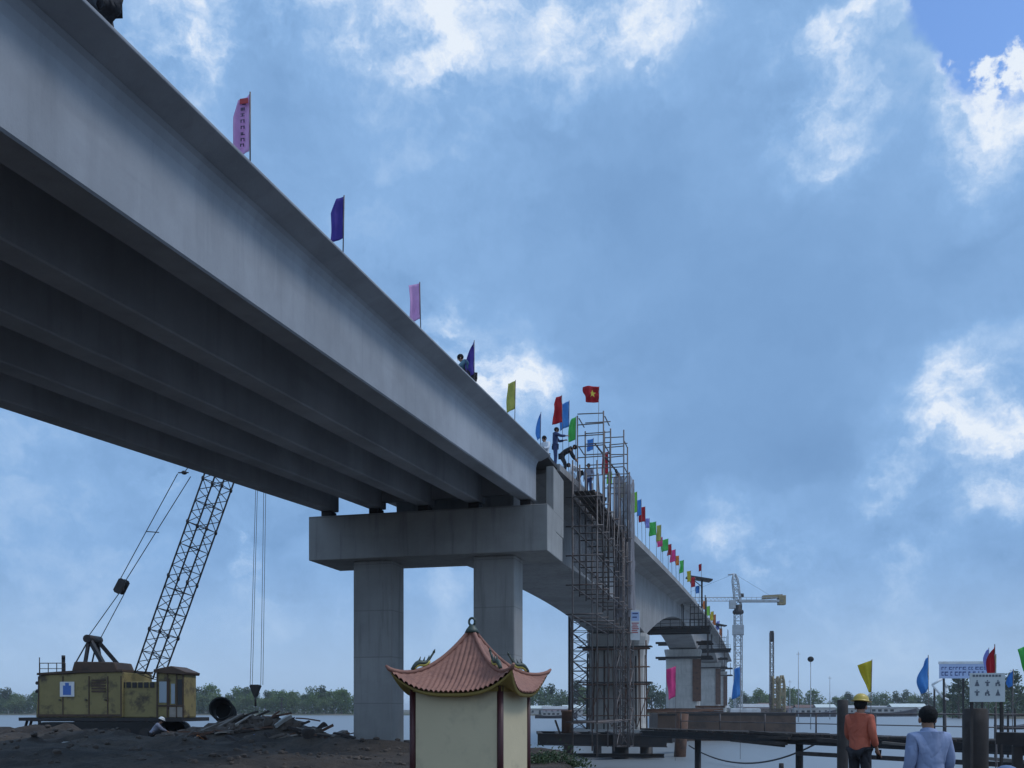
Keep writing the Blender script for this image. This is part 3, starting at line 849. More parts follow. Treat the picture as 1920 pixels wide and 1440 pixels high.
for px, w, dd in ((1066,.34,61),(1163,.55,61),(1212,.42,61.5),(1120,.3,66)):
    t_ = at(px, 1392, dd); c = MB(); c.tube((t_.x,t_.y,WATER-3),(t_.x,t_.y,t_.z-.02),w,12); c.build('pile', 'dark_steel', fw)
a = at(1280,1338,63); b_ = at(1272,1462,63)
c = MB(); c.tube(b_, a, .40, 12); c.build('raking_pile', 'rust', fw)
c = MB()
for k in range(7):
    p = at(1015+36*k, 1378, 60.1); c.beam(p, p+FW*7, .28, .18)
c.build('cross_beams', 'dark_wood', fw)
cs = MB(); p = at(1063,1374,61.5); cs.lathe(p, [(.36,0),(.36,1.35),(.40,1.36),(.40,1.5),(.3,1.5),(.3,1.3)], 16)
tag(cs.build('steel_casing', 'rust'), 'short brown steel casing standing on the left end of the trestle', 'casing')
cs = MB(); cs.beam(at(1050,1376,60), at(1041,1350,60), .25, .12); tag(cs.build('timber_prop', 'dark_wood'), 'short dark timber leaning against the brown steel casing', 'timber')

# walkway jetty on the right
jt = thing('jetty_walkway', 'long dark timber walkway over the water in front of the barge', 'jetty', at(1560,1385,38))
JA, JB = at(1205,1369,50), at(2080,1402,27.5)
jd = (JB-JA).normalized(); jn_ = Vector((-jd.y, jd.x, 0)).normalized()
for off, dz in ((0,0),(1.3,0)):
    c = MB(); hbeam(c, JA+jn_*off+Vector((0,0,dz-.18)), JB+jn_*off+Vector((0,0,dz-.18)), .26, .34); c.build('stringer', 'dark_steel', jt)
c = MB()
L = (JB-JA).length; n = int(L/.42)
for i in range(n):
    p = JA + jd*(.42*i+.2) - jn_*(.12+random.uniform(0,.08)) + Vector((0,0,.045+random.uniform(0,.02)))
    c.beam(p, p+jn_*(1.62+random.uniform(-.1,.1)), .36+random.uniform(-.03,.03), .09)
c.build('planking', 'dark_wood', jt)
c = MB(); 
for i in range(9):
    p = JA + jd*(1.5+3.3*i) + jn_*1.4
    c.tube(p, p+Vector((0,0,.95)), .035, 6)
c.tube(JA+jd*1.5+jn_*1.4+Vector((0,0,.95)), JB+jn_*1.4+Vector((0,0,.95)), .03, 6)
c.tube(JA+jd*1.5+jn_*1.4+Vector((0,0,.5)), JB+jn_*1.4+Vector((0,0,.5)), .022, 6)
c.build('railing', 'scaffold_steel', jt)
for i in range(4):
    p = JA + jd*(4+7.2*i) + jn_*.65
    c = MB(); c.tube((p.x,p.y,WATER-3),(p.x,p.y,p.z-.36),.16,10); c.build('pile', 'dark_steel', jt)
def pile(label, px, py, d, r, mat='dark_wood', extra=None):
    p = at(px, py, d); z0 = WATER-2.5 - p.z; pr = [(r*1.04,z0)]
    for k in range(1,9):
        z = z0*(1-k/9); pr.append((r*(1+.05*noise.noise(Vector((px,z*.8,0)))), z))
    pr += [(r*.96,-.02),(r*.8,0)]
    c = MB(); c.lathe((0,0,0), pr, 12); o = c.build('mooring_pile', mat); o.location = p
    return tag(o, label, 'mooring pile', 'mooring piles in the water on the right')
random.seed(31)
for k in range(9):
    t0_ = random.uniform(.30,.95); p = JA.lerp(JB,t0_) - jn_*random.uniform(.15,.5) + Vector((0,0,random.uniform(-.62,.16))); q = p + jd*random.uniform(1.5,4.5) + Vector((0,0,random.uniform(-.18,.18)))
    c = MB(); c.beam(p, q, random.uniform(.10,.2), random.uniform(.08,.16)); c.build('side_timber', random.choice(['dark_wood','old_wood','dark_wood']), jt)
c = MB(); c.beam(JA.lerp(JB,.48)-jn_*.1+Vector((0,0,-.72)), JB-jn_*.1+Vector((0,0,-.66)), .2, .16); c.build('lower_waler','dark_wood',jt)
pile('slim dark pile standing just left of the man in orange', 1580, 1312, 33, .19)
pile('thick dark pile right of the man in the blue shirt, below the white sign', 1829, 1328, 20, .255)
pile('tip of a dark post in open water below the sagging cable', 1465, 1431, 50, .13)
for k, (px, py) in enumerate(((1866,1326),(1880,1330),(1890,1333),(1903,1328))):
    pile('thin post in the row standing in bright water right of the thick pile', px, py, 62, .07)
bp = MB(); bp.beam(at(1878,1384,17), at(1990,1388,16), .32, .22); bp.beam(at(1908,1400,16.6), at(1907,1530,16.6), .14, .14, (1,0,0))
tag(bp.build('timber_landing', 'dark_wood'), 'brown timber landing stage at the right edge of the picture', 'landing stage')
c = MB(); pts = []
pA, pB = at(1547,1385,42), at(1292,1398,60)
for i in range(21):
    t = i/20; p = pA.lerp(pB, t); p.z -= 1.12*4*t*(1-t)*(1.05-.1*t); pts.append(p)
c.path(pts, .045, 6); tag(c.build('slack_cable', 'rope'), 'dark cable sagging over the water between walkway and raking pile', 'cable')

# barge and boats
def barge(label, px0, px1, py, d, hgt, wid, mat, group=None, cat='barge'):
    a, b_ = at(px0,HOR,d), at(px1,HOR,d); L = (b_-a).length; cc = (a+b_)/2; top = EYE+(HOR-py)*d/FPX
    t = thing('barge', label, cat, (cc.x,cc.y,WATER), TH, group)
    h = top-WATER; r = []
    for x, zz in ((-L/2,.45),(-L/2+1.2,-.5),(L/2-1.2,-.5),(L/2,.45)):
        r.append([Vector((x,-wid/2,h)),Vector((x,wid/2,h)),Vector((x,wid/2,zz)),Vector((x,-wid/2,zz))])
    c = MB(); c.loft(r); c.build('hull', mat, t, local=True)
    c = MB(); c.box(-L/2+.1,L/2-.1,-wid/2-.04,-wid/2-.004,h-.25,h-.05); c.build('rubbing_strip', 'dark_steel', t, local=True)
    return t, h, L
bg, bh, bl = barge('long brown barge moored between the walkway and the middle river pier', 1225, 1476, 1337, 98, 2, 6, 'barge_brown')
c = MB()
for k in range(5): c.box(-5+k*.9,-4.4+k*.9,-2.6,-2.2,bh,bh+.16)
c.build('deck_fittings', 'dark_steel', bg, local=True)
for k, (px, w) in enumerate(((1382,1.6),(1407,1.9))):
    p = at(px,1337,96.5); c = MB(); c.box(-w/2,w/2,-.5,.5,0,.42); c.box(-w/2+.1,w/2-.1,-.4,.4,.42,.5)
    o = c.build('deck_locker', 'white_paint'); o.location = (p.x,p.y,WATER+bh+.004); o.rotation_euler=(0,0,TH)
    tag(o, 'white locker on the barge deck, the %s of two' % ('left' if k==0 else 'right'), 'locker')
for k,(px,w,h,mt,lb) in enumerate(((1285,3.4,.55,'old_wood','low stack of grey timber on the barge left of the white lockers'),(1330,2.6,.8,'rust','rusty steel stack on the barge next to the grey timber'),(1440,2.8,.5,'old_wood','grey timber stack near the right end of the brown barge'))):
    c = MB()
    for i in range(5):
        for j in range(3): c.box(-w/2+random.uniform(-.3,.2),w/2+random.uniform(-.2,.3),-.8+.34*i,-.5+.34*i,h/3*j+.004,h/3*(j+1)-.03)
    p = at(px,1337,97); o = c.build('timber_stack',mt); o.location=(p.x,p.y,WATER+bh); o.rotation_euler=(0,0,TH+random.uniform(-.1,.1)); tag(o,lb,'timber stack')
c = MB(); rod = at(1250,1330,93)
for k in range(6):
    y0 = random.uniform(-1,1); c.tube((-4+k*.3,y0,.08+.06*k),(3+k*.5,y0+random.uniform(-.4,.4),.10+.05*k),.05,6)
o = c.build('steel_bars', 'rust'); o.location = (rod.x,rod.y,WATER+bh+.02); o.rotation_euler=(0,0,TH); tag(o, 'loose bundle of rusty bars on the left end of the brown barge', 'steel bars')

def boat(label, px, d, L, mat, cabin=True, rot=0.0):
    p = at(px, HOR, d)
    t = thing('river_boat', label, 'boat', (p.x,p.y,WATER), TH+rot, 'boats along the far bank')
    st_ = []
    for k in range(9):
        x = -L/2+L*k/8; tt = k/8; w = L*.13*math.sin(math.pi*min(1,.25+tt*.75))**.6 if k < 8 else .05
        sh = .9+.9*(tt-.35)**2*3
        st_.append([Vector((x,-w,sh*L*.07)),Vector((x,-w*.6,-.2)),Vector((x,w*.6,-.2)),Vector((x,w,sh*L*.07))])
    c = MB(); c.loft(st_); c.build('hull', mat, t, local=True)
    if cabin:
        c = MB(); c.box(-L*.34,L*.12,-L*.085,L*.085,L*.05,L*.145); c.build('cabin', 'house_wall', t, local=True)
        c = MB(); c.box(-L*.36,L*.15,-L*.1,L*.1,L*.146,L*.165); c.build('cabin_roof', 'tin_roof', t, local=True)
        for k in range(4):
            c = MB(); c.box(-L*.31+L*.105*k,-L*.25+L*.105*k,-L*.0875,-L*.0852,L*.085,L*.125); c.build('window', 'dark_opening', t, local=True)
    return t
boat('dark wooden boat at the far bank just right of the little shrine roof', 1043, 330, 15, 'hull_dark')
boat('dark cargo boat on the far water left of the man in orange', 1520, 400, 22, 'hull_dark')
boat('long dark boat on the far water behind the blue-shirted man', 1665, 420, 26, 'hull_dark')
boat('small dark boat far out between tower crane and piling rig', 1412, 380, 12, 'hull_dark', False)
boat('dark open boat beside the thick pile at far right', 1905, 150, 8, 'hull_dark', False, .4)

# piling rig and small towers far out
rg = thing('piling_rig', 'tall piling rig with a lattice lead standing beyond the barge', 'piling rig', at(1450,1330,255))
p = at(1447,1330,255)
c = MB(); lattice(c, (p.x,p.y,WATER+1.5), (p.x,p.y,EYE+21.0), .9, .9, 1, 18, tuple(RT), tuple(FW), .09, .06); c.build('lead', 'scaffold_steel', rg)
c = MB(); c.box(p.x-.5,p.x+.5,p.y-.5,p.y+.5,EYE+18.6,EYE+21.4); c.build('hammer', 'dark_steel', rg)
q = p + RT*.9
c = MB(); lattice(c, (q.x,q.y,WATER+1.5), (q.x,q.y,EYE+9.0), 1.4, 1.4, 1, 8, tuple(RT), tuple(FW), .2, .14); c.build('guide_frame', 'tower_yellow', rg)
c = MB(); c.hexa([p+RT*x+FW*y+Vector((0,0,z-p.z)) for z in (WATER-.4,WATER+1.5) for x,y in ((-4,-3),(5,-3),(5,3),(-4,3))]); c.build('pontoon', 'hull_dark', rg)
q = at(1466,1330,250)
yt = thing('yellow_tower', 'short yellow lattice tower just right of the piling rig', 'tower', q)
c = MB(); lattice(c, (q.x,q.y,WATER+1.2), (q.x,q.y,EYE+9.1), 1.3, 1.3, 1, 8, tuple(RT), tuple(FW), .2, .13, .4); c.build('frame', 'tower_yellow', yt)
c = MB(); c.box(q.x-.8,q.x+.8,q.y-.8,q.y+.8,EYE+3.5,EYE+4.6); c.build('cabin', 'tower_yellow', yt)
c = MB(); c.box(q.x-3,q.x+3,q.y-2,q.y+2,WATER-.3,WATER+1.2); c.build('pontoon', 'hull_dark', yt)

# thin masts and the ball marker
def mast(label, px, ptop, d, r, ball=None, name='thin_mast', cat='mast'):
    b0 = at(px,HOR,d); zt = EYE+(HOR-ptop)*d/FPX
    t = thing(name, label, cat, (b0.x,b0.y,WATER))
    c = MB(); c.tube((b0.x,b0.y,WATER-1),(b0.x,b0.y,zt),r,6,r*.6); c.build('pole', 'grey_paint', t)
    if ball:
        c = MB(); c.ell((b0.x,b0.y,zt),ball,ball,ball*.9,16,10); c.build('ball', 'black_rubber', t)
    else:
        c = MB(); c.tube((b0.x-.5,b0.y,zt-.6),(b0.x+.5,b0.y,zt-.6),r*.5,5); c.build('crossbar', 'grey_paint', t)
mast('black ball on a thin pole standing out in the river', 1520, 1236, 150, .09, .5, 'ball_marker', 'marker')
mast('tall thin mast just left of the black ball marker', 1497, 1222, 240, .13)
mast('short thin mast right of the black ball marker', 1556, 1268, 300, .14)
mast('shortest thin mast on the far bank, nearest to the piling rig', 1481, 1275, 300, .14)
# ------------------------------------------------------------------ tower crane
D_ = 215
def tcp(px, py, off=0.0): return at(px, py, D_+off)
tw = thing('tower_crane', 'white tower crane with yellow counterweight standing behind the bridge', 'tower crane', tcp(1383,1348))
up = Vector((0,0,1))
b0 = tcp(1384,1348); b0.z = WATER
t0 = tcp(1384,1152)
c = MB(); lattice(c, b0, t0, 1.55, 1.55, 1, 17, tuple(RT), tuple(FW), .12, .06); c.build('mast', 'grey_paint', tw)
c = MB(); k0 = tcp(1384,1188); c.box(k0.x-1.3,k0.x+1.3,k0.y-1.3,k0.y+1.3,k0.z-.3,k0.z+1.9); c.build('climbing_frame', 'grey_paint', tw)
c = MB(); c.lathe(tcp(1384,1152), [(1.0,0),(1.25,.3),(1.25,.8),(.9,1.1),(.9,2.2)], 12); c.build('slewing_ring', 'dark_steel', tw)
hd0 = tcp(1384,1135); hd1 = tcp(1377,1076)
c = MB(); lattice(c, hd0, hd1, 1.3, 1.3, 1, 6, tuple(RT), tuple(FW), .12, .07, .35); c.tube(hd1, tcp(1365,1078), .16, 6); c.build('tower_head', 'grey_paint', tw)
c = MB()
for off in (-.55,.55):
    c.tube(tcp(1384,1127,off), tcp(1225,1127,off), .09, 6)
c.tube(tcp(1384,1120), tcp(1225,1120), .10, 6)
for i in range(22):
    xa = 1384-159*i/22; xb = 1384-159*(i+.5)/22; xc = 1384-159*(i+1)/22
    for off in (-.55,.55):
        c.tube(tcp(xa,1127,off), tcp(xb,1120), .05, 5); c.tube(tcp(xb,1120), tcp(xc,1127,off), .05, 5)
c.build('jib', 'grey_paint', tw)
c = MB()
c.beam(tcp(1384,1127), tcp(1466,1127), 1.6, .5); 
for off in (-.75,.75):
    c.tube(tcp(1390,1120,off), tcp(1458,1120,off), .06, 5)
    for i in range(8): c.tube(tcp(1390+9.5*i,1127,off), tcp(1390+9.5*i,1120,off), .05, 5)
c.build('counter_jib', 'grey_paint', tw)
c = MB(); c.beam(tcp(1430,1120), tcp(1466,1118), 1.4, .8); c.build('winch_housing', 'tower_yellow', tw)
c = MB(); w0 = tcp(1466,1125)
c.hexa([w0+RT*x+FW*y+up*z for z in (-1.15,1.05) for x,y in ((-.9,-.8),(.75,-.8),(.75,.8),(-.9,.8))]); c.build('counterweight', 'tower_yellow', tw, bevel=.1)
c = MB(); w0 = tcp(1373,1134); c.hexa([w0+RT*x+FW*y+up*z for z in (-.9,1.0) for x,y in ((-.7,-.9),(.6,-.9),(.6,.3),(-.7,.3))]); c.build('cab', 'grey_paint', tw)
c = MB()
c.tube(hd1, tcp(1450,1120), .022, 5); c.tube(hd1, tcp(1270,1120), .022, 5); c.build('tie_bars', 'dark_steel', tw)
c = MB(); c.tube(tcp(1391,1120), tcp(1391,1113), .45, 8); c.build('hoist_drum', 'dark_steel', tw)

# ------------------------------------------------------------------ crawler crane on the bank
CS = 38.0; CD = 46.0
c0 = at(222, 1372, CD)
cr = thing('crawler_crane', 'old yellow crawler crane with raised lattice boom on the left bank', 'crane', c0, TH + R(-4))
def cl(px, py, y=0.0): return Vector(((px-222)/CS, y, (1372-py)/CS))
CX = 20
def sbox(mb, px0, px1, py0, py1, y0, y1, sk=0.0):
    px0 += CX; px1 += CX
    a = cl(px0,py1); b_ = cl(px1,py0)
    mb.hexa([(a.x,y0,a.z),(b_.x,y0,a.z),(b_.x,y1,a.z),(a.x,y1,a.z),(a.x+sk,y0,b_.z),(b_.x-sk,y0,b_.z),(b_.x-sk,y1,b_.z),(a.x+sk,y1,b_.z)])
HW = 1.55
c = MB(); 
a = [cl(76+CX,1345),cl(240+CX,1345),cl(240+CX,1262),cl(160+CX,1264),cl(82+CX,1268)]
c.loft([[Vector((p.x,y,p.z)) for p in a] for y in (-HW,HW)]); c.build('engine_house', 'crane_yellow', cr, local=True, bevel=.06)
c = MB()
for px in (82,128,177,212,237):
    sbox(c, px-1, px+1, 1270, 1343, -HW-.025, -HW-.004)
sbox(c, 80, 238, 1339, 1343, -HW-.03, -HW-.004)
c.build('panel_seams', 'crane_brown', cr, local=True)
c = MB(); sbox(c, 228, 303, 1280, 1345, -HW+.12, HW-.1); c.build('side_deck', 'crane_yellow', cr, local=True, bevel=.05)
c = MB()
for k in range(6): sbox(c, 234+11*k, 242+11*k, 1281, 1291, -HW+.09, -HW+.116)
c.build('vent_louvres', 'dark_steel', cr, local=True)
c = MB(); a = [cl(80+CX,1267.8),cl(160+CX,1263.8),cl(240+CX,1261.8),cl(240+CX,1258),cl(160+CX,1259),cl(80+CX,1264)]
c.loft([[Vector((p.x,y,p.z)) for p in a] for y in (-HW-.07,HW+.07)]); c.build('house_roof', 'crane_brown', cr, local=True)
c = MB(); a = [cl(150,1259),cl(238,1259),cl(231,1243),cl(155,1242)]
c.loft([[Vector((p.x,y,p.z)) for p in a] for y in (-.9,.9)]); c.build('roof_hatch', 'crane_brown', cr, local=True, bevel=.05)
# cab
cb = MB(); sbox(cb, 303, 354, 1262, 1346, -HW+.02, -.1); cab = cb.build('cab', 'crane_yellow', cr, local=True, bevel=.08)
c = MB(); a = [cl(319,1258),cl(352,1252),cl(379,1263),cl(377,1268),cl(319,1264)]
c.loft([[Vector((p.x,y,p.z)) for p in a] for y in (-HW-.12,.05)]); o = c.build('cab_roof', 'crane_brown', cab, local=True, bevel=.03)
def pane(px0,px1,py0,py1,mat='glass'):
    c = MB(); sbox(c, px0, px1, py0, py1, -HW-.01, -HW+.018); c.build('window', mat, cab, local=True)
pane(308,322,1280,1318); pane(330,337,1284,1320)
pane(342,350,1276,1322,'dark_opening'); pane(324,327,1275,1330,'crane_brown')
c = MB()
for px in (304,323,340,352): sbox(c, px-1, px+1.4, 1264, 1345, -HW-.03, -HW-.0105)
sbox(c, 303, 354, 1322, 1325, -HW-.035, -HW-.0108); c.build('door_frames', 'crane_brown', cab, local=True)
c = MB(); sbox(c, 327, 352, 1326, 1344, -HW-.02, -HW-.012); c.build('lower_panel', 'pale_wood', cab, local=True)
c = MB(); sbox(c, 98, 101, 1236, 1264, -.3, -.1); c.tube(cl(119.5,1237,-.2), cl(119.5,1229,-.2), .09, 8); c.build('exhaust', 'dark_steel', cr, local=True)
c = MB()
for px in (102,118,134,150): c.tube(cl(px,1266,-HW+.1), cl(px,1246,-HW+.1), .022, 5)
c.tube(cl(102,1246,-HW+.1), cl(150,1246,-HW+.1), .022, 5); c.tube(cl(102,1256,-HW+.1), cl(150,1256,-HW+.1), .018, 5); c.build('roof_rail', 'crane_brown', cr, local=True)
c = MB()
for px, py in ((121,1312),(170,1312),(206,1312)): sbox(c, px, px+4, py, py+2, -HW-.07, -HW-.03)
c.build('door_handles', 'dark_steel', cr, local=True)
c = MB()
for k in range(5): sbox(c, 182, 208, 1276+5*k, 1279+5*k, -HW-.03, -HW-.004)
c.build('side_grille', 'crane_brown', cr, local=True)
# sign on house
c = MB(); sbox(c, 123, 150, 1280, 1307, -HW-.045, -HW-.03); c.build('sign', 'white_paint', cr, local=True)
c = MB(); sbox(c, 129, 144, 1287, 1304, -HW-.053, -HW-.046); sbox(c, 133, 140, 1282, 1287, -HW-.053, -HW-.046); c.build('emblem', 'blue_paint', cr, local=True)
# undercarriage
c = MB(); sbox(c, 66, 352, 1345, 1352, -HW-.05, HW+.05); c.build('revolving_frame', 'dark_steel', cr, local=True)
c = MB(); c.lathe(cl(225,1362), [(1.3,-.1),(1.3,.28)], 20); c.build('turntable', 'dark_steel', cr, local=True)
for y in (-HW-.35, HW-.55):
    tr = MB(); pr = []
    for (cx, sg) in ((118,-1),(318,1)):
        for k in range(9):
            t = math.pi/2 + sg*(-math.pi/2 + 0) ; ang = (math.pi/2 + math.pi*k/8) if sg < 0 else (-math.pi/2 + math.pi*k/8)
            p = cl(cx,1369); pr.append((p.x+.42*math.cos(ang), p.z+.42*math.sin(ang)))
    tr.loft([[Vector((x,yy,z)) for x,z in pr] for yy in (y,y+.75)])
    n = 34; per = pr+[pr[0]]
    tk = tr.build('track', 'black_rubber', cr, local=True)
    for k in range(6):
        p = cl(128+36*k,1369); w = MB(); w.tube((p.x,y-.05,p.z-.12),(p.x,y+.8,p.z-.12),.27,14); w.build('roller', 'dark_steel', tk, local=True)
c = MB(); sbox(c, 44, 66, 1345, 1351, -HW, HW); c.tube(cl(68,1350,-1), cl(61,1372,-1), .07, 6); c.tube(cl(76,1350,-1), cl(70,1372,-1), .07, 6); c.build('rear_step', 'dark_steel', cr, local=True)
# gantry
g1 = MB()
ap = cl(173,1199)
for y in (-.75,.75):
    g1.beam((ap.x,y*.5,ap.z), cl(207,1245,y), .16, .2); g1.beam((ap.x,y*.5,ap.z), cl(173,1245,y), .13, .16); g1.beam((ap.x,y*.5,ap.z), cl(155,1244,y), .06, .06)
g1.tube((ap.x,-.6,ap.z),(ap.x,.6,ap.z),.20,12)
g1.build('gantry', 'dark_steel', cr, local=True)
# boom
B0 = cl(278,1268,.15); BT = cl(482,712,.15)
bd = (BT-B0).normalized(); bx = Vector((bd.z,0,-bd.x)); bx = (bx*.998+Vector((0,-.05,0))).normalized(); by = bd.cross(bx).normalized()
bm_ = MB(); lattice(bm_, B0, BT, 1.04, 1.04, 2, 28, bx, by, .045, .021, .45, .95)
for k in (4,9,14,18,22):
    t = k/28; p = B0.lerp(BT,t)
    for sx,sy in ((-1,-1),(1,-1),(1,1),(-1,1)):
        bm_.ell(p+bx*(.52*sx)+by*(.52*sy), .08,.08,.13, 8, 6)
bm_.build('boom', 'dark_steel', cr, local=True)
c = MB(); c.tube(BT+Vector((0,-.5,0)), BT+Vector((0,.5,0)), .35, 14); c.build('boom_head', 'dark_steel', cr, local=True)
# ropes
rp = MB(); bk = cl(228,1100,.1)
for y in (-.42,.42): rp.tube((ap.x+y*.25,y,ap.z), bk+Vector((-.05+y*.1,y*.4,-.35)), .022, 5)
eq = cl(347,888,.1)
for s_ in (-1,1): rp.tube(bk+Vector((.10*s_,.1*s_,.3)), eq+Vector((.2*s_,.3*s_,-.12)), .022, 5)
rp.tube(eq, BT, .022, 5)
rp.tube(cl(276,998,-.05), cl(296,998,.25), .025, 5)
for px0, px1 in ((477,492),(481,496),(497,510),(501,515)):
    rp.tube(cl(px0,1285,-.2), BT+Vector(((px1-482)/CS*.7,0,0)), .013, 5)
rp.build('ropes', 'rope', cr, local=True)
c = MB()
for y in (-.18,.18): c.loft([[Vector((bk.x+a*math.cos(R(62))-b_*math.sin(R(62)), y+yy, bk.z+a*math.sin(R(62))+b_*math.cos(R(62)))) for a,b_ in ((-.38,-.1),(-.3,-.2),(.3,-.2),(.38,-.1),(.38,.1),(.3,.2),(-.3,.2),(-.38,.1))] for yy in (-.04,.04)])
c.tube(bk+Vector((-.1,-.2,-.15)), bk+Vector((-.1,.2,-.15)), .19, 12); c.build('bridle_block', 'dark_steel', cr, local=True)
c = MB(); c.ell(eq,.14,.14,.1,10,6); c.beam(eq-Vector((.3,0,0)), eq+Vector((.22,0,0)), .05, .05); c.build('equalizer', 'dark_steel', cr, local=True)
c = MB(); hp = cl(487,1296,-.2)
c.loft([[hp+Vector((x*.8,y,z*.8)) for x,z in ((-.32,.30),(-.22,.38),(.22,.38),(.32,.30),(.08,-.28),(0,-.42),(-.08,-.28))] for y in (-.16,.16)])
c.tube(hp+Vector((0,-.02,-.35)), hp+Vector((0,.02,-.75)), .05, 6); c.build('hook_block', 'dark_steel', cr, local=True)

# signal pole at the back of the crane
p = at(74,1348,45.5); t = thing('signal_pole', 'thin pole with a white lower half standing left of the crawler crane', 'pole', p)
c = MB(); c.tube(p-up*1.0, p+up*1.95, .07, 8); c.build('white_post', 'grey_paint', t)
c = MB(); c.tube(p+up*1.9, p+up*3.0, .025, 6); c.build('rod', 'dark_steel', t)
for z in (1.35,1.75): 
    c = MB(); c.ell(p+up*z+RT*(-.12),.09,.06,.09,8,6); c.build('lamp', 'dark_steel', t)

# ------------------------------------------------------------------ rubble heap beside the crane
def plank(p, q, w, h, mat, label, grp='planks and poles in the rubbish heap', cat='plank', name='plank'):
    p, q = Vector(p), Vector(q); L = (q-p).length; c = MB(); rr = []
    for k in range(5):
        x = -L/2+L*k/4; e = random.uniform(.9,1.08)
        rr.append([Vector((x+random.uniform(-.03,.03),sx*w/2*e,sz*h/2+.02*math.sin(k))) for sx,sz in ((-1,-1),(1,-1),(1,1),(-1,1))])
    c.loft(rr); o = c.build(name, mat); o.location = (p+q)/2
    o.rotation_euler = (q-p).to_track_quat('X','Z').to_euler(); return tag(o, label, cat, grp)
D2 = 38.5
plank(at(392,1392,D2-.6), at(472,1341,D2+.6), .16,.10,'pale_wood','long pale pole leaning up the front of the rubbish heap')
plank(at(376,1384,D2-.2), at(455,1338,D2+.9), .34,.07,'old_wood','wide grey board leaning beside the long pale pole', )
plank(at(366,1376,D2), at(440,1346,D2+1), .30,.07,'old_wood','left most of the grey boards leaning on the rubbish heap')
plank(at(408,1386,D2-.2), at(470,1344,D2+.5), .22,.07,'dark_wood','dark board lying under the long pale pole')
plank(at(496,1410,D2-1.8), at(566,1396,D2-1.5), .16,.14,'pale_wood','pale beam lying on the ground in front of the heap')
plank(at(540,1360,D2), at(585,1375,D2-.3), .20,.10,'pale_wood','pale plank sloping down the right side of the heap')
plank(at(516,1362,D2-.4), at(545,1342,D2), .26,.14,'stone','whitish slab tilted on top of the heap', cat='slab', name='broken_slab')
plank(at(585,1400,D2-1.5), at(648,1370,D2-.6), .5,.10,'old_wood','wide grey board leaning toward the left pier leg')
plank(at(596,1416,D2-2), at(640,1392,D2-1.6), .7,.16,'stone','flat grey slab on the ground left of the pier leg', cat='slab', name='broken_slab')
for k in range(96):
    px = min(646,max(362,random.gauss(522,76))); tp = 1388-58*math.exp(-((px-512)/105)**2); py = random.uniform(tp,1416); d = D2-1.9+(1416-py)*.045+random.uniform(-.3,.5); a = random.uniform(-.7,.9)
    L = random.uniform(14,58)
    if k % 9 == 0: a = random.uniform(1.0,2.2); L *= .6
    pa_, pb_ = at(px-L*.5,py+a*L*.4,d), at(px+L*.5,py-a*L*.4,d+random.uniform(-.5,.5))
    for q_ in (pa_, pb_): q_.z = max(q_.z, ground_z(q_.x, q_.y) + random.uniform(-.02,.16))
    plank(pa_, pb_, random.uniform(.05,.22), random.uniform(.04,.12), random.choice(['dark_wood','dark_wood','old_wood','rust','rust','pale_wood' if k%4==0 else 'old_wood']), 'weathered plank or bar jumbled in the middle of the rubbish heap')
# heap body
hb = MB()
for k in range(300):
    px = random.gauss(520,82) if k%3 else random.gauss(365,28); d = D2+random.uniform(-.2,2.2); py = 1394-44*math.exp(-((px-515)/80)**2)*random.random()
    c_ = at(px,py,d); c_.z = max(c_.z, ground_z(c_.x,c_.y)+.02)
    hb.ell(c_, random.uniform(.12,.5), random.uniform(.15,.4), random.uniform(.10,.30), 7, 5, .35)
o = hb.build('rubble', 'dark_stone'); tag(o, 'dark mass of rubble and mud under the planks', None, kind='stuff')
pipe = thing('culvert_pipe', 'big black pipe section with its round mouth showing behind the boards', 'pipe', at(414,1330,40.5))
c = MB(); a = at(414,1328,40); bdir = (FW-RT*.17-up*.16).normalized(); rr=[]
for dist, r in ((0,.44),(0,.50),(.06,.50),(.10,.46),(.5,.46),(.54,.50),(.6,.46),(1.2,.46),(1.25,.50),(1.3,.46),(1.8,.46),(1.8,.41),(.05,.41),(0,.44)):
    ax = bdir.cross(up).normalized(); rr.append([a+bdir*dist+(ax*math.cos(2*math.pi*j/24)+up*math.sin(2*math.pi*j/24))*r for j in range(24)])
c.loft(rr, caps=False, smooth=True); c.build('pipe_wall', 'black_rubber', pipe)
c = MB(); c.tube(a+bdir*.9, a+bdir*.96, .338, 24); c.build('end_plate', 'black_rubber', pipe)
bl_ = MB(); p = at(483,1398,D2-1.0); bl_.lathe((0,0,0), [(.16,0),(.17,.06),(.165,.2),(.175,.22),(.165,.24),(.165,.42),(.15,.46)], 16); o = bl_.build('blue_drum','blue_paint'); o.location=p; tag(o,'small blue plastic drum half buried in the rubbish heap','drum')
bo = MB(); p = at(578,1418,D2-2.3); bo.lathe((0,0,0), [(.24,0),(.22,.1),(.20,.8),(.24,.86),(.26,1.0),(.22,1.06)], 14); o = bo.build('wooden_stump','dark_wood'); o.location=p; tag(o,'stout dark stump standing before the right side of the heap','stump')
rg_ = MB(); gr=[]
p0 = at(368,1386,D2-.9)
gr = [[p0+RT*(.75*i/8)+FW*(.35*j/4)+up*(.05*math.sin(i*1.3+j)+.12-.03*i) for i in range(9)] for j in range(5)]
rg_.sheet(gr); tag(rg_.build('orange_rag','flag_orange',solid=.01),'faded orange rag at the foot of the leaning boards','rag')
rg_ = MB(); p0 = at(592,1384,D2-.6); gr = [[p0+RT*(.7*i/8)+FW*(.3*j/4)+up*(.05*math.sin(i*1.7+j)+.06) for i in range(9)] for j in range(5)]
rg_.sheet(gr); tag(rg_.build('red_rag','flag_red',solid=.01),'dark red rag on the right slope of the heap','rag')
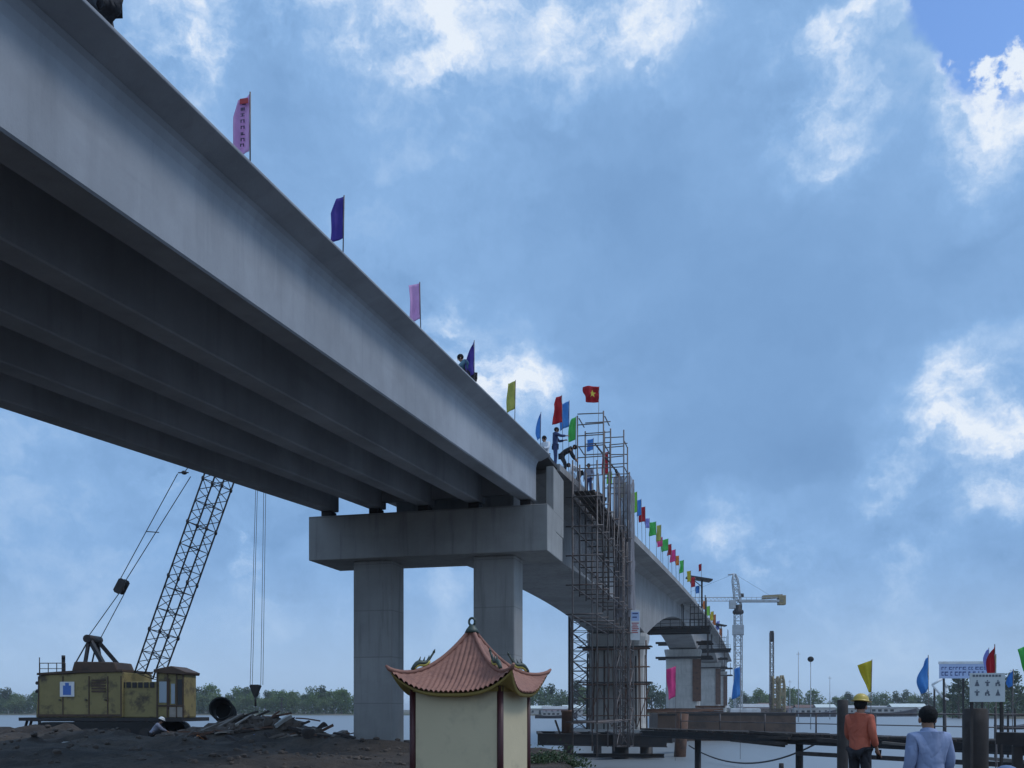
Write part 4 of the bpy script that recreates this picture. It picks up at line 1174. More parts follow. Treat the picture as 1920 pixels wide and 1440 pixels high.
for k,(px,py,d,r,mt,lb) in enumerate(((440,1413,33,.22,'stone','pale round stone lying on the mud right of the crane'),(125,1415,30,.16,'stone','pale stone on the mud at the lower left'),(620,1374,39,.16,'stone','small pale stone beside the dark red rag'),
      (250,1408,30,.13,'dark_stone','dark stone on the mud below the crane cab'),(330,1420,29,.15,'dark_stone','dark stone near the lower edge below the rubbish heap'))):
    p = at(px,py,d); p.z = ground_z(p.x,p.y)+r*.35; c = MB(); c.ell((0,0,0),r*1.3,r,r*.8,9,7,.14); o=c.build('stone',mt); o.location=p; tag(o,lb,'stone','loose stones on the mud')
for k in range(260):
    px = random.uniform(0,760); d = random.uniform(24,36); p = at(px,HOR,d); r = random.uniform(.03,.10); p.z = ground_z(p.x,p.y)+r*.3
    if k == 0: pebs = MB()
    pebs.ell(p, r*1.3, r, r*.8, 7, 5, .2)
tag(pebs.build('pebbles','dark_stone'),'scattered small stones and clods on the mud',None,kind='stuff')

# ------------------------------------------------------------------ shrine
SH = at(885, HOR, 12.4); shr = thing('spirit_shrine', 'small cream walled shrine with curved red tile roof in front of the pier', 'shrine', (SH.x,SH.y,ground_z(SH.x,SH.y)-.05), TH - R(17.6) + R(0))
gz = shr.location.z
S = .60                                   # half wall width
EZ = EYE + .235 - gz                       # eave height above the shrine's base
c = MB(); c.box(-S-.12,S+.12,-S-.12,S+.12,0,.22); c.box(-S-.05,S+.05,-S-.05,S+.05,.22,.32); c.build('plinth','cream_wall',shr,local=True,bevel=.01)
for x0,x1,y0,y1 in ((-S+.05,S-.05,-S,-S+.06),(-S+.05,S-.05,S-.06,S),(-S,-S+.06,-S+.05,S-.05),(S-.06,S,-S+.05,S-.05)):
    c = MB(); c.box(x0,x1,y0,y1,.32,EZ+.05); c.build('wall','cream_wall',shr,local=True)
for sx in (-1,1):
    for sy in (-1,1):
        c = MB(); c.tube((sx*(S-.005),sy*(S-.005),.32),(sx*(S-.005),sy*(S-.005),EZ+.06),.040,12); c.build('pillar','pillar_red',shr,local=True)
c = MB(); c.box(-S-.03,S+.03,-S-.03,-S-.002,EZ-.01,EZ+.05); c.box(S+.002,S+.03,-S-.03,S+.03,EZ-.01,EZ+.05); c.box(-S-.03,S+.03,S+.002,S+.03,EZ-.01,EZ+.05); c.box(-S-.03,-S-.002,-S-.03,S+.03,EZ-.01,EZ+.05); c.build('cornice','soffit_yellow',shr,local=True)
EO = S + .17; RH = .86                      # eave half width, roof rise
def roof_pt(a, t, rib=0.0):
    """a: -1..1 along the eave, t: 0 eave .. 1 peak; returns (along, out, z)."""
    w = EO*(1-t)**1.0
    flare = abs(a)**3.2
    out = EO*(1-t)+.05*flare*(1-t)**2
    z = EZ - .03 + RH*(.30*t+.70*t**1.75) + .285*flare*(1-t)**2.6
    return a*(w+.05*flare*(1-t)**2), out, z+rib
def side_rot(k, al, out, z):
    ca, sa = math.cos(k*math.pi/2), math.sin(k*math.pi/2)
    x, y = al, -out
    return Vector((x*ca-y*sa, x*sa+y*ca, z))
NA, NT_ = 180, 26
for k in range(4):
    c = MB(); gr = []
    for i in range(NT_+1):
        t = i/NT_*.985; row = []
        for j in range(NA+1):
            a = -1+2*j/NA
            al, ou, z = roof_pt(a, t)
            ph = al/.066                               # half-round tiles keep their width up the slope
            rib = .034*abs(math.cos(ph*math.pi))**.8 + .008*((i*1.0)%2)
            row.append(side_rot(k, al, ou, z+rib))
        gr.append(row)
    c.sheet(gr)
    tg = c.build('roof_slope','roof_tile',shr,local=True)
    c = MB(); gr = []
    for i in range(4):
        row = []
        for j in range(41):
            a = -1+2*j/40; al, ou, z = roof_pt(a, 0)
            f = i/3
            if i == 3: p = side_rot(k, a*(S-.0), S-.0, EZ+.045)
            else: p = side_rot(k, al*(1-.01*i), ou-.012*i, z-.005-.022*i)
            row.append(p)
        gr.append(row)
    c.sheet(gr); c.build('soffit','soffit_yellow',shr,local=True)
    # hip ridge with its upturned end
    pts = []; rs = []
    for i in range(19):
        t = .985*(1-i/18); al, ou, z = roof_pt(1, t); pts.append(side_rot(k, al, ou, z+.022)); rs.append(.030)
    e = pts[-1]-pts[-2]; pts.append(pts[-1]+e*.7+Vector((0,0,.03))); rs.append(.016)
    c = MB(); c.path(pts, rs, 8); hip = c.build('hip_ridge','roof_tile',shr,local=True)
    # carved scroll on the ridge
    b0_ = pts[11]; dr = (pts[14]-pts[8]).normalized(); orn = []
    for s_ in range(11):
        u_ = s_/10; orn.append(b0_ + dr*(.16-.32*u_) + Vector((0,0,.045+.10*u_+.035*math.sin(u_*7))))
    c = MB(); c.path(orn, [.014+.018*math.sin(math.pi*min(1,.15+i/10)) for i in range(11)], 8)
    for s_ in (3,5,7): c.path([orn[s_], orn[s_]+Vector((0,0,.07))-dr*.03], [.018,.004], 6)
    c.path([orn[-1], orn[-1]+Vector((0,0,.04))-dr*.02], [.02,.003], 6); c.build('scroll','ornament_green',shr,local=True)
    c = MB(); c.path([p-Vector((0,0,.028)) for p in orn[1:9]], .022, 8); c.build('scroll_belly','ornament_gold',shr,local=True)
pk = Vector((0,0,EZ+RH-.03))
c = MB(); c.lathe(pk, [(.10,-.05),(.075,0),(.05,.03),(.03,.06)], 14); fin = c.build('finial','ornament_green',shr,local=True)
c = MB(); ring = [pk+Vector((.042*math.cos(t),0,.098+.050*math.sin(t))) for t in [2*math.pi*i/20 for i in range(21)]]
c.path(ring, .016, 8); c.build('finial_ring','ornament_green',fin,local=True)

# ------------------------------------------------------------------ flags
def flag(label, px, ptop, pbot, wpx, mat, pos, base_z, shape='rect', group=None, lean=0.0, star=False, marks=False, name='flag', pole_extra=0.0):
    """A flag on a pole: pos is the foot of the pole on plan; sizes follow from its distance."""
    d = depth(Vector(pos)); s_ = d/FPX
    zt = EYE+(HOR-ptop)*s_; zb = EYE+(HOR-pbot)*s_; w = wpx*s_
    yaw = random.uniform(-.45,.45); w = w/math.cos(yaw)**.5; lean += random.uniform(-.025,.025)*(zt-base_z)
    t = thing(name, label, 'flag', (pos[0],pos[1],base_z), TH+yaw, group)
    r = max(.012, min(.05, d*.00022))
    c = MB(); c.tube((-lean*0,0,-.05),(lean,0,zt-base_z+.03+pole_extra),r,8); c.build('pole','scaffold_steel',t,local=True)
    ph = random.uniform(0,6); gr=[]; NZ=14; NX=10; h = zt-zb
    for i in range(NZ+1):
        v = i/NZ; row=[]
        for j in range(NX+1):
            u = j/NX
            ww = w
            if shape=='sail': ww = w*(.06+.94*math.sin(math.pi*min(1,.5*(1-v)*1.55))**.8) * (1-.22*(max(0,.25-v)/.25))
            elif shape=='tri': ww = w*(.16+.84*v)
            elif shape=='cut': ww = w*(1 if v<.72 else 1-.35*(v-.72)/.28)
            elif shape=='wave': ww = w*(.8+.2*math.sin(v*3+ph))
            z = zb-base_z + h*v - u*h*(.05 if shape!='tri' else -.02) 
            if shape=='tri': z = zb-base_z + h*v*(1-.14*u)
            x = -u*ww + lean*(z/(zt-base_z)) - r
            y = w*u*(.22*math.sin(u*4.5+ph+v*2.1) + .10*math.sin(u*9+2*ph-v*3)) + .03*w*math.sin(v*11+ph); x *= 1 - .06*(1+math.sin(v*5+ph))*u; z -= .05*h*u*(1+math.sin(ph*3))*(1-.3*v)
            row.append(Vector((x,y,z)))
        gr.append(row)
    c = MB(); c.sheet(gr); fo = c.build('cloth',mat,t,local=True,solid=.003)
    if star:
        ctr = gr[NZ//2][NX//2]; sr = h*.26; c = MB()
        vs=[ctr+Vector((0,-.06*w-.02,0))]+[ctr+Vector((sr*(1 if k%2==0 else .4)*math.sin(k*math.pi/5),-.06*w-.02,sr*(1 if k%2==0 else .4)*math.cos(k*math.pi/5))) for k in range(10)]
        c.add(vs,[(0,1+k,1+(k+1)%10) for k in range(10)]); c.build('star','flag_star',t,local=True,solid=.006)
    if marks:
        c = MB()
        for k in range(8):
            v = .86-.105*k; p = gr[int(v*NZ)][4]; a_ = h*.026; b_ = w*.12
            z = zb-base_z+h*v-.02
            for (x0,x1,z0,z1) in random.sample([(-1,1,.5,.9),(-1,-.5,-1,1),(.5,1,-1,1),(-1,1,-.9,-.5),(-.25,.25,-1,1)],3):
                c.box(p.x+x0*b_,p.x+x1*b_,p.y-.10*w-.012,p.y-.10*w-.006,z+z0*a_,z+z1*a_)
        c.build('lettering','letter_dark',t,local=True)
        c = MB(); p = gr[NZ][4]; c.box(p.x-w*.3,p.x+w*.22,p.y-.12*w-.012,p.y-.12*w-.006,p.z-h*.13,p.z-h*.04); c.build('emblem','red_paint',t,local=True)
    return t
G1 = 'flags along the approach span edge'
for lb, px, y0, y1, w, mt, sh, mk in (
    ('pale pink banner flag with dark lettering, highest on the bridge at left',469,176,284,32,'flag_lilac','cut',True),
    ('dark purple flag second from the left on the approach span',643,369,447,24,'flag_purple','cut',False),
    ('plain lilac flag between the two dark purple flags',789,531,598,20,'flag_lilac','rect',False),
    ('dark purple flag standing behind the crouching worker on the deck edge',889,640,702,17,'flag_purple','sail',False),
    ('olive yellow flag on the deck edge right of the crouching worker',965,714,767,15,'flag_olive','rect',False),
    ('sky blue sail-shaped flag just left of the standing navy worker',1013,774,822,10,'flag_blue','sail',False)):
    p = alongx(px,-7.72); flag(lb,px,y0,y1,w,mt,p,deck_z(p.y),sh,G1,marks=mk)
p = alongx(1056,-7.7); flag('tall red flag above the navy worker at the span end',1056,742,792,20,'flag_red',p,deck_z(p.y),'cut',G1)
p = alongx(1066,-7.9); flag('bright blue flag partly behind the tall red flag',1066,752,800,17,'flag_blue',p,deck_z(p.y),'rect',G1)
p = alongx(1078,-7.5); flag('green flag at the left foot of the scaffold top',1078,782,824,15,'flag_green',p,deck_z(p.y),'wave',G1)
p = alongx(1120,-7.05); flag('red flag with a yellow star flying from the scaffold top',1120,725,754,31,'flag_red',p,EYE+11.0,'rect',None,star=True)
p = alongx(1141,-7.7); flag('dark red flag hanging between the two scaffold frames',1141,847,888,12,'flag_red',p,deck_z(p.y),'rect',G1)
p = alongx(1149,-7.7); flag('lime green flag low against the deck right of the dark red one',1149,884,907,15,'flag_lime',p,deck_z(p.y),'wave',G1)
p = alongx(1113,-7.9); flag('small blue flag between the people beneath the scaffold',1113,822,843,12,'flag_blue',p,deck_z(p.y),'rect',G1)
p = alongx(1172,-7.7); flag('yellow flag just left of the sheeted hoist tower',1172,905,932,9,'flag_yellow',p,deck_z(p.y),'rect',G1)
G2 = 'small flags along the river bridge edge'
SMALL = [(1196,922,960,9,'flag_lime','lime flag immediately right of the sheeted hoist tower'),(1204,936,965,7,'flag_blue','blue flag between the lime and red flags beside the hoist tower'),(1211,950,978,9,'flag_red','red flag right of the blue flag near the hoist tower'),
 (1218,972,990,7,'flag_violet','pale violet flag low on the river bridge edge'),(1231,978,1003,10,'flag_green','green flag beside the orange one midway along the bridge edge'),(1239,984,1014,7,'flag_olive','ochre flag right of the green flag midway along the bridge edge'),
 (1243,1007,1024,8,'flag_pink','magenta flag low below the ochre flag'),(1253,1010,1032,9,'flag_green','green flag right of the magenta flag'),(1260,1020,1040,7,'flag_red','red flag right of the second green flag'),(1268,1030,1052,8,'flag_pink','pink flag right of the red flag on the curve'),
 (1274,1042,1060,6,'flag_orange','orange flag right of the pink flag on the curve'),(1281,1050,1073,7,'flag_green','last green flag before the larger canopy'),(1296,1070,1090,5,'flag_yellow','yellow flag left of the larger canopy'),(1304,1082,1100,7,'flag_red','bright red flag in front of the larger canopy'),
 (1311,1098,1112,5,'flag_blue','small blue flag under the larger canopy'),(1325,1126,1142,5,'flag_orange','orange flag right of the larger canopy post'),(1331,1136,1154,6,'flag_lime','lime flag between the two canopies'),(1338,1146,1163,5,'flag_yellow','yellow flag between the two canopies'),
 (1342,1152,1172,5,'flag_orange','orange flag left of the small far canopy'),(1349,1164,1180,5,'flag_violet','violet flag at the small far canopy'),(1354,1178,1194,5,'flag_orange','farthest orange flag, below the small far canopy')]
for px,y0,y1,w,mt,lb in SMALL:
    p = alongx(px,-7.74); flag(lb,px,y0,y1,w*1.35,mt,p,deck_z(p.y),'rect',G2)
p = alongx(1315,-7.4); flag('tiny red flag on a tall pole over the larger canopy',1317,1057,1070,5,'flag_red',p,deck_z(p.y),'rect',G2)
G3 = 'flags standing along the water on the right'
def gflag(lb,px,y0,y1,w,mt,d,sh,lean=0.0):
    p = at(px,HOR,d); flag(lb,px,y0,y1,w,mt,(p.x,p.y,0),WATER-.5 if d>25 else ground_z(p.x,p.y),sh,G3,lean)
gflag('hanging pink flag in front of the middle river pier',1266,1249,1306,17,'flag_pink',58,'rect')
gflag('blue flag leaning against the far end of the bridge piers',1388,1250,1305,19,'flag_blue',60,'wave')
gflag('yellow pennant flying behind the man in the orange jacket',1628,1238,1298,25,'flag_yellow',30,'tri')
gflag('sky blue sail-shaped flag behind the blue-shirted man',1741,1230,1292,21,'flag_blue',30,'sail')
gflag('large dark red flag above the white pictogram sign',1880,1210,1274,20,'flag_red',24,'sail')
gflag('pale violet flag left of the large dark red flag',1853,1216,1256,12,'flag_violet',34,'sail')
gflag('small yellow flag tucked behind the large dark red flag',1866,1228,1256,9,'flag_yellow',30,'tri')
gflag('small sky blue flag below the large dark red flag',1896,1256,1286,11,'flag_blue',30,'sail')
gflag('green flag cut by the right picture edge',1925,1208,1276,26,'flag_green',20,'tri')

# ------------------------------------------------------------------ signs on the right
sg = thing('pictogram_sign', 'white safety sign with six dark pictograms beside the thick pile', 'sign', at(1851,1330,19.6), TH-.06)
def sgp(px, py): return Vector(((px-1851)*19.6/FPX, 0, (1330-py)*19.6/FPX))
c = MB(); a, b_ = sgp(1819,1316), sgp(1883,1262); c.box(a.x,b_.x,-.012,.012,a.z,b_.z); c.build('board','sign_board',sg,local=True)
c = MB(); c.box(a.x+.03,a.x+.08,.014,.06,-1.9-1.0,b_.z-.05); c.box(b_.x-.08,b_.x-.03,.014,.06,-2.9,b_.z-.05); c.build('posts','dark_wood',sg,local=True)
c = MB(); a2, b2 = sgp(1824,1269), sgp(1878,1265)
for k in range(9): c.box(a2.x+.066*k,a2.x+.066*k+.048,-.0165,-.0125,a2.z,b2.z)
c.build('lettering','letter_grey',sg,local=True)
for r_ in range(2):
    for k in range(3):
        q = sgp(1832+19*k, 1281+18*r_); c = MB(); y0, y1 = -.0165, -.0125
        h = .055
        c.box(q.x-.012,q.x+.012,y0,y1,q.z+.04,q.z+.066)
        if (k+r_)%3==0: c.hexa([(q.x-.05,y0,q.z-.06),(q.x+.05,y0,q.z-.06),(q.x+.05,y1,q.z-.06),(q.x-.05,y1,q.z-.06),(q.x-.015,y0,q.z+.035),(q.x+.015,y0,q.z+.035),(q.x+.015,y1,q.z+.035),(q.x-.015,y1,q.z+.035)])
        elif (k+r_)%3==1: c.box(q.x-.05,q.x+.05,y0,y1,q.z+.005,q.z+.032); c.box(q.x-.022,q.x+.022,y0,y1,q.z-.06,q.z+.004)
        else: c.box(q.x-.02,q.x+.035,y0,y1,q.z-.02,q.z+.035); c.box(q.x-.05,q.x-.021,y0,y1,q.z-.06,q.z+.01); c.box(q.x+.01,q.x+.05,y0,y1,q.z-.06,q.z-.021)
        c.build('pictogram','letter_grey',sg,local=True)
bb = thing('site_billboard', 'long pale blue billboard with two dark text rows behind the pictogram sign', 'billboard', at(1807,1330,58), TH-.10)
def bbp(px, py): return Vector(((px-1807)*58/FPX, 0, (1330-py)*58/FPX))
c = MB(); a, b_ = bbp(1763,1272), bbp(1850,1245); c.box(a.x,b_.x,-.03,.03,a.z,b_.z); c.build('panel','pale_blue_paint',bb,local=True)
c = MB(); c.box(a.x-.04,b_.x+.04,-.05,.05,b_.z+.002,b_.z+.16); c.build('top_strip','white_paint',bb,local=True)
for row,(yy,n,hh) in enumerate(((1253,13,.09),(1263,9,.13))):
    c = MB(); random.seed(40+row)
    x = a.x+.12
    while x < b_.x-.2:
        w = random.uniform(.08,.22); z = bbp(0,yy).z
        c.box(x,x+w*.3,-.036,-.031,z-hh,z+hh); c.box(x+w*.3,x+w,-.036,-.031,z+hh*.4,z+hh)
        if random.random()<.6: c.box(x+w*.3,x+w,-.036,-.031,z-hh,z-hh*.5)
        x += w+random.choice((.05,.05,.14))
    c.build('lettering','letter_blue',bb,local=True)
c = MB()
for x in (a.x+.3,0,b_.x-.3): c.beam((x,.09,-4.5),(x,.09,b_.z),.1,.1)
c.build('posts','dark_steel',bb,local=True)
random.seed(11)
# small white frame boat stern (left of the billboard)
wf = thing('white_frame', 'white tubular boat frame leaning in front of the dark tree', 'boat frame', at(1762,1330,75))
c = MB()
for (x0,y0),(x1,y1) in (((1748,1284),(1768,1308)),((1768,1272),(1775,1290)),((1775,1290),(1770,1303)),((1748,1284),(1768,1272)),((1768,1308),(1778,1312))):
    c.tube(at(x0,y0,75),at(x1,y1,75),.09,8)
c.build('frame','white_paint',wf)
c = MB(); c.tube(at(1752,1290,75.3),at(1752,1395,75.3),.08,8); c.tube(at(1772,1300,75.3),at(1772,1395,75.3),.08,8); c.build('posts','dark_steel',wf)

# ------------------------------------------------------------------ people
def skinned(name, verts, edges, radii, mat, parent, sub=2, smooth=True):
    me = bpy.data.meshes.new(name); me.from_pydata(verts, edges, [])
    o = bpy.data.objects.new(name, me); COL.objects.link(o)
    o.modifiers.new('skin','SKIN')
    for i, sv in enumerate(me.skin_vertices[0].data):
        r = radii[i]; sv.radius = r if hasattr(r,'__len__') else (r,r); sv.use_root = (i == 0)
    s_ = o.modifiers.new('sub','SUBSURF'); s_.levels = sub; s_.render_levels = sub
    dg = bpy.context.evaluated_depsgraph_get()
    m2 = bpy.data.meshes.new_from_object(o.evaluated_get(dg))
    bpy.data.objects.remove(o); m2.name = name
    if not m2.materials: m2.materials.append(MATS[mat])
    else: m2.materials[0] = MATS[mat]
    for p in m2.polygons: p.use_smooth = True
    o = bpy.data.objects.new(name, m2); COL.objects.link(o); o.parent = parent
    return o
POSE = {  # joints in metres, facing +Y; left is -X ... (pelvis, waist, chest, neck, head, then arms and legs)
 'stand': dict(pel=(0,0,.93),wai=(0,.0,1.10),che=(0,0,1.30),nek=(0,.01,1.45),hed=(0,.03,1.57),top=(0,.03,1.68),
   shl=(-.18,0,1.40),ell=(-.25,-.03,1.14),wrl=(-.25,.06,.90),shr=(.18,0,1.40),elr=(.25,-.03,1.14),wrr=(.25,.06,.90),
   hil=(-.09,0,.88),knl=(-.10,.02,.49),anl=(-.11,0,.08),tol=(-.12,.15,.04),hir=(.09,0,.88),knr=(.10,.02,.49),anr=(.11,0,.08),tor=(.12,.15,.04)),
 'reach': dict(elr=(.24,.22,1.28),wrr=(.18,.46,1.30),ell=(-.24,.18,1.18),wrl=(-.14,.40,1.20),hed=(0,.06,1.56),top=(0,.08,1.67)),
 'bend': dict(pel=(0,-.12,.86),wai=(0,.02,1.0),che=(0,.20,1.10),nek=(0,.34,1.16),hed=(0,.44,1.20),top=(0,.53,1.24),
   shl=(-.18,.26,1.10),ell=(-.22,.36,.86),wrl=(-.14,.50,.68),shr=(.18,.26,1.10),elr=(.22,.36,.86),wrr=(.14,.50,.68),hil=(-.09,-.12,.82),hir=(.09,-.12,.82),knl=(-.12,.06,.46),knr=(.12,.06,.46)),
 'crouch': dict(pel=(0,-.18,.30),wai=(0,-.08,.46),che=(0,.06,.62),nek=(0,.16,.76),hed=(0,.22,.85),top=(0,.25,.96),
   shl=(-.18,.08,.70),ell=(-.24,.28,.50),wrl=(-.10,.46,.42),shr=(.18,.08,.70),elr=(.24,.28,.50),wrr=(.10,.46,.42),
   hil=(-.09,-.18,.28),knl=(-.15,.22,.46),anl=(-.13,.02,.08),tol=(-.14,.16,.04),hir=(.09,-.18,.28),knr=(.15,.22,.46),anr=(.13,.02,.08),tor=(.14,.16,.04)),
 'sit': dict(pel=(0,0,.12),wai=(0,0,.30),che=(0,.03,.50),nek=(0,.06,.65),hed=(0,.09,.76),top=(0,.09,.88),
   shl=(-.18,.02,.59),ell=(-.24,.12,.36),wrl=(-.14,.32,.34),shr=(.18,.02,.59),elr=(.24,.12,.36),wrr=(.14,.32,.34),
   hil=(-.09,.02,.11),knl=(-.14,.38,.36),anl=(-.14,.48,.08),tol=(-.14,.62,.04),hir=(.09,.02,.11),knr=(.14,.38,.36),anr=(.14,.48,.08),tor=(.14,.62,.04)),
}
def person(label, loc, rotz, pose='stand', shirt='navy_cloth', trousers='dark_cloth', hat=None, fine=False, over=None, scale=1.0, group=None):
    J = dict(POSE['stand']); J.update(POSE[pose]); J.update(over or {})
    t = thing('person', label, 'person', loc, rotz, group); t.scale = (scale,)*3
    J = {k: Vector(v) for k, v in J.items()}
    sub = 2
    names = ['pel','wai','che','nek','hed','top','shl','ell','wrl','shr','elr','wrr','hil','knl','anl','tol','hir','knr','anr','tor']
    ix = {n:i for i,n in enumerate(names)}
    rad = dict(pel=(.125,.09),wai=(.105,.078),che=(.115,.075),nek=.052,hed=(.078,.092),top=(.062,.072),shl=.050,ell=.040,wrl=.028,shr=.050,elr=.042,wrr=.028,hil=.085,knl=.058,anl=.040,tol=.032,hir=.085,knr=.058,anr=.040,tor=.032)
    V = [J[n] for n in names]; Rr = [rad[n] for n in names]
    E = [(ix[a],ix[b_]) for a,b_ in (('pel','wai'),('wai','che'),('che','nek'),('nek','hed'),('hed','top'),('che','shl'),('shl','ell'),('ell','wrl'),('che','shr'),('shr','elr'),('elr','wrr'),('pel','hil'),('hil','knl'),('knl','anl'),('anl','tol'),('pel','hir'),('hir','knr'),('knr','anr'),('anr','tor'))]
    fwd = (J['hed']-J['nek']); 
    nose = J['hed']+Vector((0,.105,-.005)); V.append(nose); Rr.append(.016); E.append((ix['hed'],len(V)-1))
    for w, e_ in (('wrl','ell'),('wrr','elr')):
        d = (J[w]-J[e_]).normalized(); palm = J[w]+d*.085; V.append(palm); Rr.append((.036,.018)); pi = len(V)-1; E.append((ix[w],pi))
        side = d.cross(Vector((0,1,.2))).normalized()
        curl = Vector((0,1,0)) if abs(d.y) < .7 else Vector((0,0,-1))
        if fine:
            for q, ln in zip((-1.5,-.5,.5,1.5),(.068,.08,.075,.058)):
                a = palm+side*(.017*q)+d*.025; b_ = a+d*ln*.55+curl*.012; c_ = b_+d*ln*.35+curl*.028
                for p_ in (a,b_,c_): V.append(p_); Rr.append(.009)
                k = len(V); E += [(pi,k-3),(k-3,k-2),(k-2,k-1)]
            a = J[w]+d*.045-side*.034+curl*.01; b_ = a+d*.04-side*.014+curl*.014
            V += [a,b_]; Rr += [.011,.010]; k=len(V); E += [(pi,k-2),(k-2,k-1)]
        else:
            V.append(palm+d*.06+curl*.03); Rr.append((.030,.014)); E.append((pi,len(V)-1))
    skinned('body', V, E, Rr, 'skin', t, sub)
    # face and ears
    c = MB()
    for sx in (-1,1): c.ell(J['hed']+Vector((sx*.088,.0,-.005)),.014,.022,.034,8,6)
    c.build('ears','skin',t,local=True)
    c = MB()
    for sx in (-1,1): c.ell(J['hed']+Vector((sx*.032,.088,.02)),.013,.008,.009,8,6)
    c.ell(J['hed']+Vector((0,.086,-.055)),.026,.008,.007,8,5); c.build('face','hair',t,local=True)
    # clothes
    def sub_skin(nm, ks, es, extra, mat, mids=()):
        vv=[]; rr=[]; mp={}
        for k in ks:
            mp[k]=len(vv); vv.append(J[k]); r=rad[k]; rr.append(tuple(x+extra for x in r) if hasattr(r,'__len__') else r+extra)
        ee=[(mp[a],mp[b_]) for a,b_ in es]
        for k,pos,r in mids:
            vv.append(pos); rr.append(r); ee.append((mp[k],len(vv)-1))
        return skinned(nm, vv, ee, rr, mat, t, sub)
    hem = J['pel']+(J['pel']-J['wai']).normalized()*.06
    lw = J['ell'].lerp(J['wrl'],.9); rw = J['elr'].lerp(J['wrr'],.9)
    J['upb'] = J['che'].lerp(J['nek'],.60); rad['upb'] = (.13,.075)
    srad = dict(che=(.185,.128),wai=(.172,.122),pel=(.178,.135),shl=.088,ell=.064,shr=.088,elr=.064,upb=(.165,.090),nek=(.064,.062))
    keep = dict(rad); rad.update(srad)
    sub_skin('shirt',['che','wai','pel','upb','shl','ell','shr','elr','nek'],[('che','wai'),('wai','pel'),('che','upb'),('upb','shl'),('shl','ell'),('upb','shr'),('shr','elr'),('upb','nek')],0.0,shirt,
             [('pel',hem,(.185,.14)),('ell',lw,.052),('elr',rw,.052)])
    rad.update(keep)
    if fine:
        ax_ = (J['hed']-J['upb']).normalized(); cen = J['upb'].lerp(J['nek'],.62); M4 = ax_.to_track_quat('Z','Y').to_matrix(); rr_=[]
        for z_,k_ in ((-.012,.082),(.022,.076),(.05,.079),(.046,.086),(.0,.094),(-.02,.098)):
            rr_.append([cen+M4@Vector((k_*math.cos(2*math.pi*j/20),k_*.92*math.sin(2*math.pi*j/20),z_+.008*math.sin(4*math.pi*j/20))) for j in range(20)])
        c = MB(); c.loft(rr_,caps=False,smooth=True); c.build('collar',shirt,t,local=True)
    sub_skin('trousers',['pel','hil','knl','anl','hir','knr','anr'],[('pel','hil'),('hil','knl'),('knl','anl'),('pel','hir'),('hir','knr'),('knr','anr')],.018,trousers)
    c = MB()
    for a,b_ in (('anl','tol'),('anr','tor')):
        m_ = J[a].lerp(J[b_],.55); m_.z = max(.04,m_.z-.02); c.ell(m_,.052,.14,.045,10,7)
    c.build('shoes','black_rubber',t,local=True)
    # hair or helmet, tilted with the head
    ax = (J['top']-J['nek']).normalized(); M3 = ax.to_track_quat('Z','Y').to_matrix()
    ctr = J['hed'].lerp(J['top'],.42)
    c = MB(); c.ell(ctr+Vector((0,-.012,.008)),.094,.110,.102,22,14,.025,M3); c.build('hair','hair',t,local=True)
    if hat:
        c = MB(); hc = ctr+ax*.045
        prof=[]; rr=[]
        for z,r in ((-.005,.165),(.0,.168),(.012,.128),(.03,.124),(.07,.112),(.10,.085),(.12,.045),(.126,.004)):
            rr.append([hc+M3@Vector((r*.9*math.cos(2*math.pi*j/20),r*1.05*math.sin(2*math.pi*j/20),z)) for j in range(20)])
        c.loft(rr,smooth=True); c.build('helmet' if 'helmet' in hat else 'cap',hat,t,local=True)
    return t
# foreground
p = at(1612,HOR,14.4); gzp = ground_z(p.x,p.y)
t1 = person('man in an orange jacket and yellow helmet seen from behind', (p.x,p.y,EYE+.262-1.80), TH+R(-48), 'stand','jacket_orange','dark_cloth','helmet_yellow',True,
   over=dict(shl=(-.165,0,1.40),shr=(.165,0,1.40),elr=(.225,-.03,1.15),wrr=(.22,.10,.94),ell=(-.215,.04,1.13),wrl=(-.17,.24,1.0),hed=(.0,.035,1.57),top=(0,.04,1.68),che=(0,-.01,1.30)))
stp = MB(); stp.box(-.9,.9,-.6,.6,-.7,0); o = stp.build('timber_step','dark_wood',bevel=.03); o.location=(p.x,p.y,EYE+.262-1.80); o.rotation_euler=(0,0,TH); tag(o,'low timber platform under the man in orange','platform')
ph_ = MB(); ph_.box(-.035,.035,-.008,.008,-.075,.075); o = ph_.build('mobile_phone','phone_black',bevel=.004)
wr = t1.matrix_basis @ Vector((.225,.16,.845)); o.location=wr; o.rotation_euler=(R(15),0,TH); tag(o,'black phone held low by the man in orange','phone')
p = at(1742,HOR,10.2); 
t2 = person('man with short black hair in a pale blue shirt seen from behind', (p.x,p.y,EYE-1.715), TH+R(6), 'stand','shirt_blue','dark_cloth',None,True,scale=1.02,
   over=dict(shl=(-.175,0,1.375),shr=(.175,0,1.375),ell=(-.225,-.02,1.11),elr=(.235,-.01,1.12),wrl=(-.225,.10,.90),wrr=(.225,.14,.91),che=(0,-.005,1.28)))
p = at(1898,HOR,8.6)
person('person in a blue cap, only the cap top showing at lower right', (p.x,p.y,EYE-1.50), TH, 'sit','grey_cloth','dark_cloth','cap_blue')
bs = MB(); bs.box(-.5,.5,-.35,.6,-.5,0); o = bs.build('stone_step','dark_stone',bevel=.04); o.location=(p.x,p.y,EYE-1.50); o.rotation_euler=(0,0,TH); tag(o,'dark stone step under the person in the blue cap','step')
# worker by the crane
p = at(292,1384,41); person('crouching worker in a white helmet in front of the crane tracks', (p.x,p.y,ground_z(p.x,p.y)), TH+R(-70),'crouch','grey_cloth','dark_cloth','helmet_white',scale=1.0)
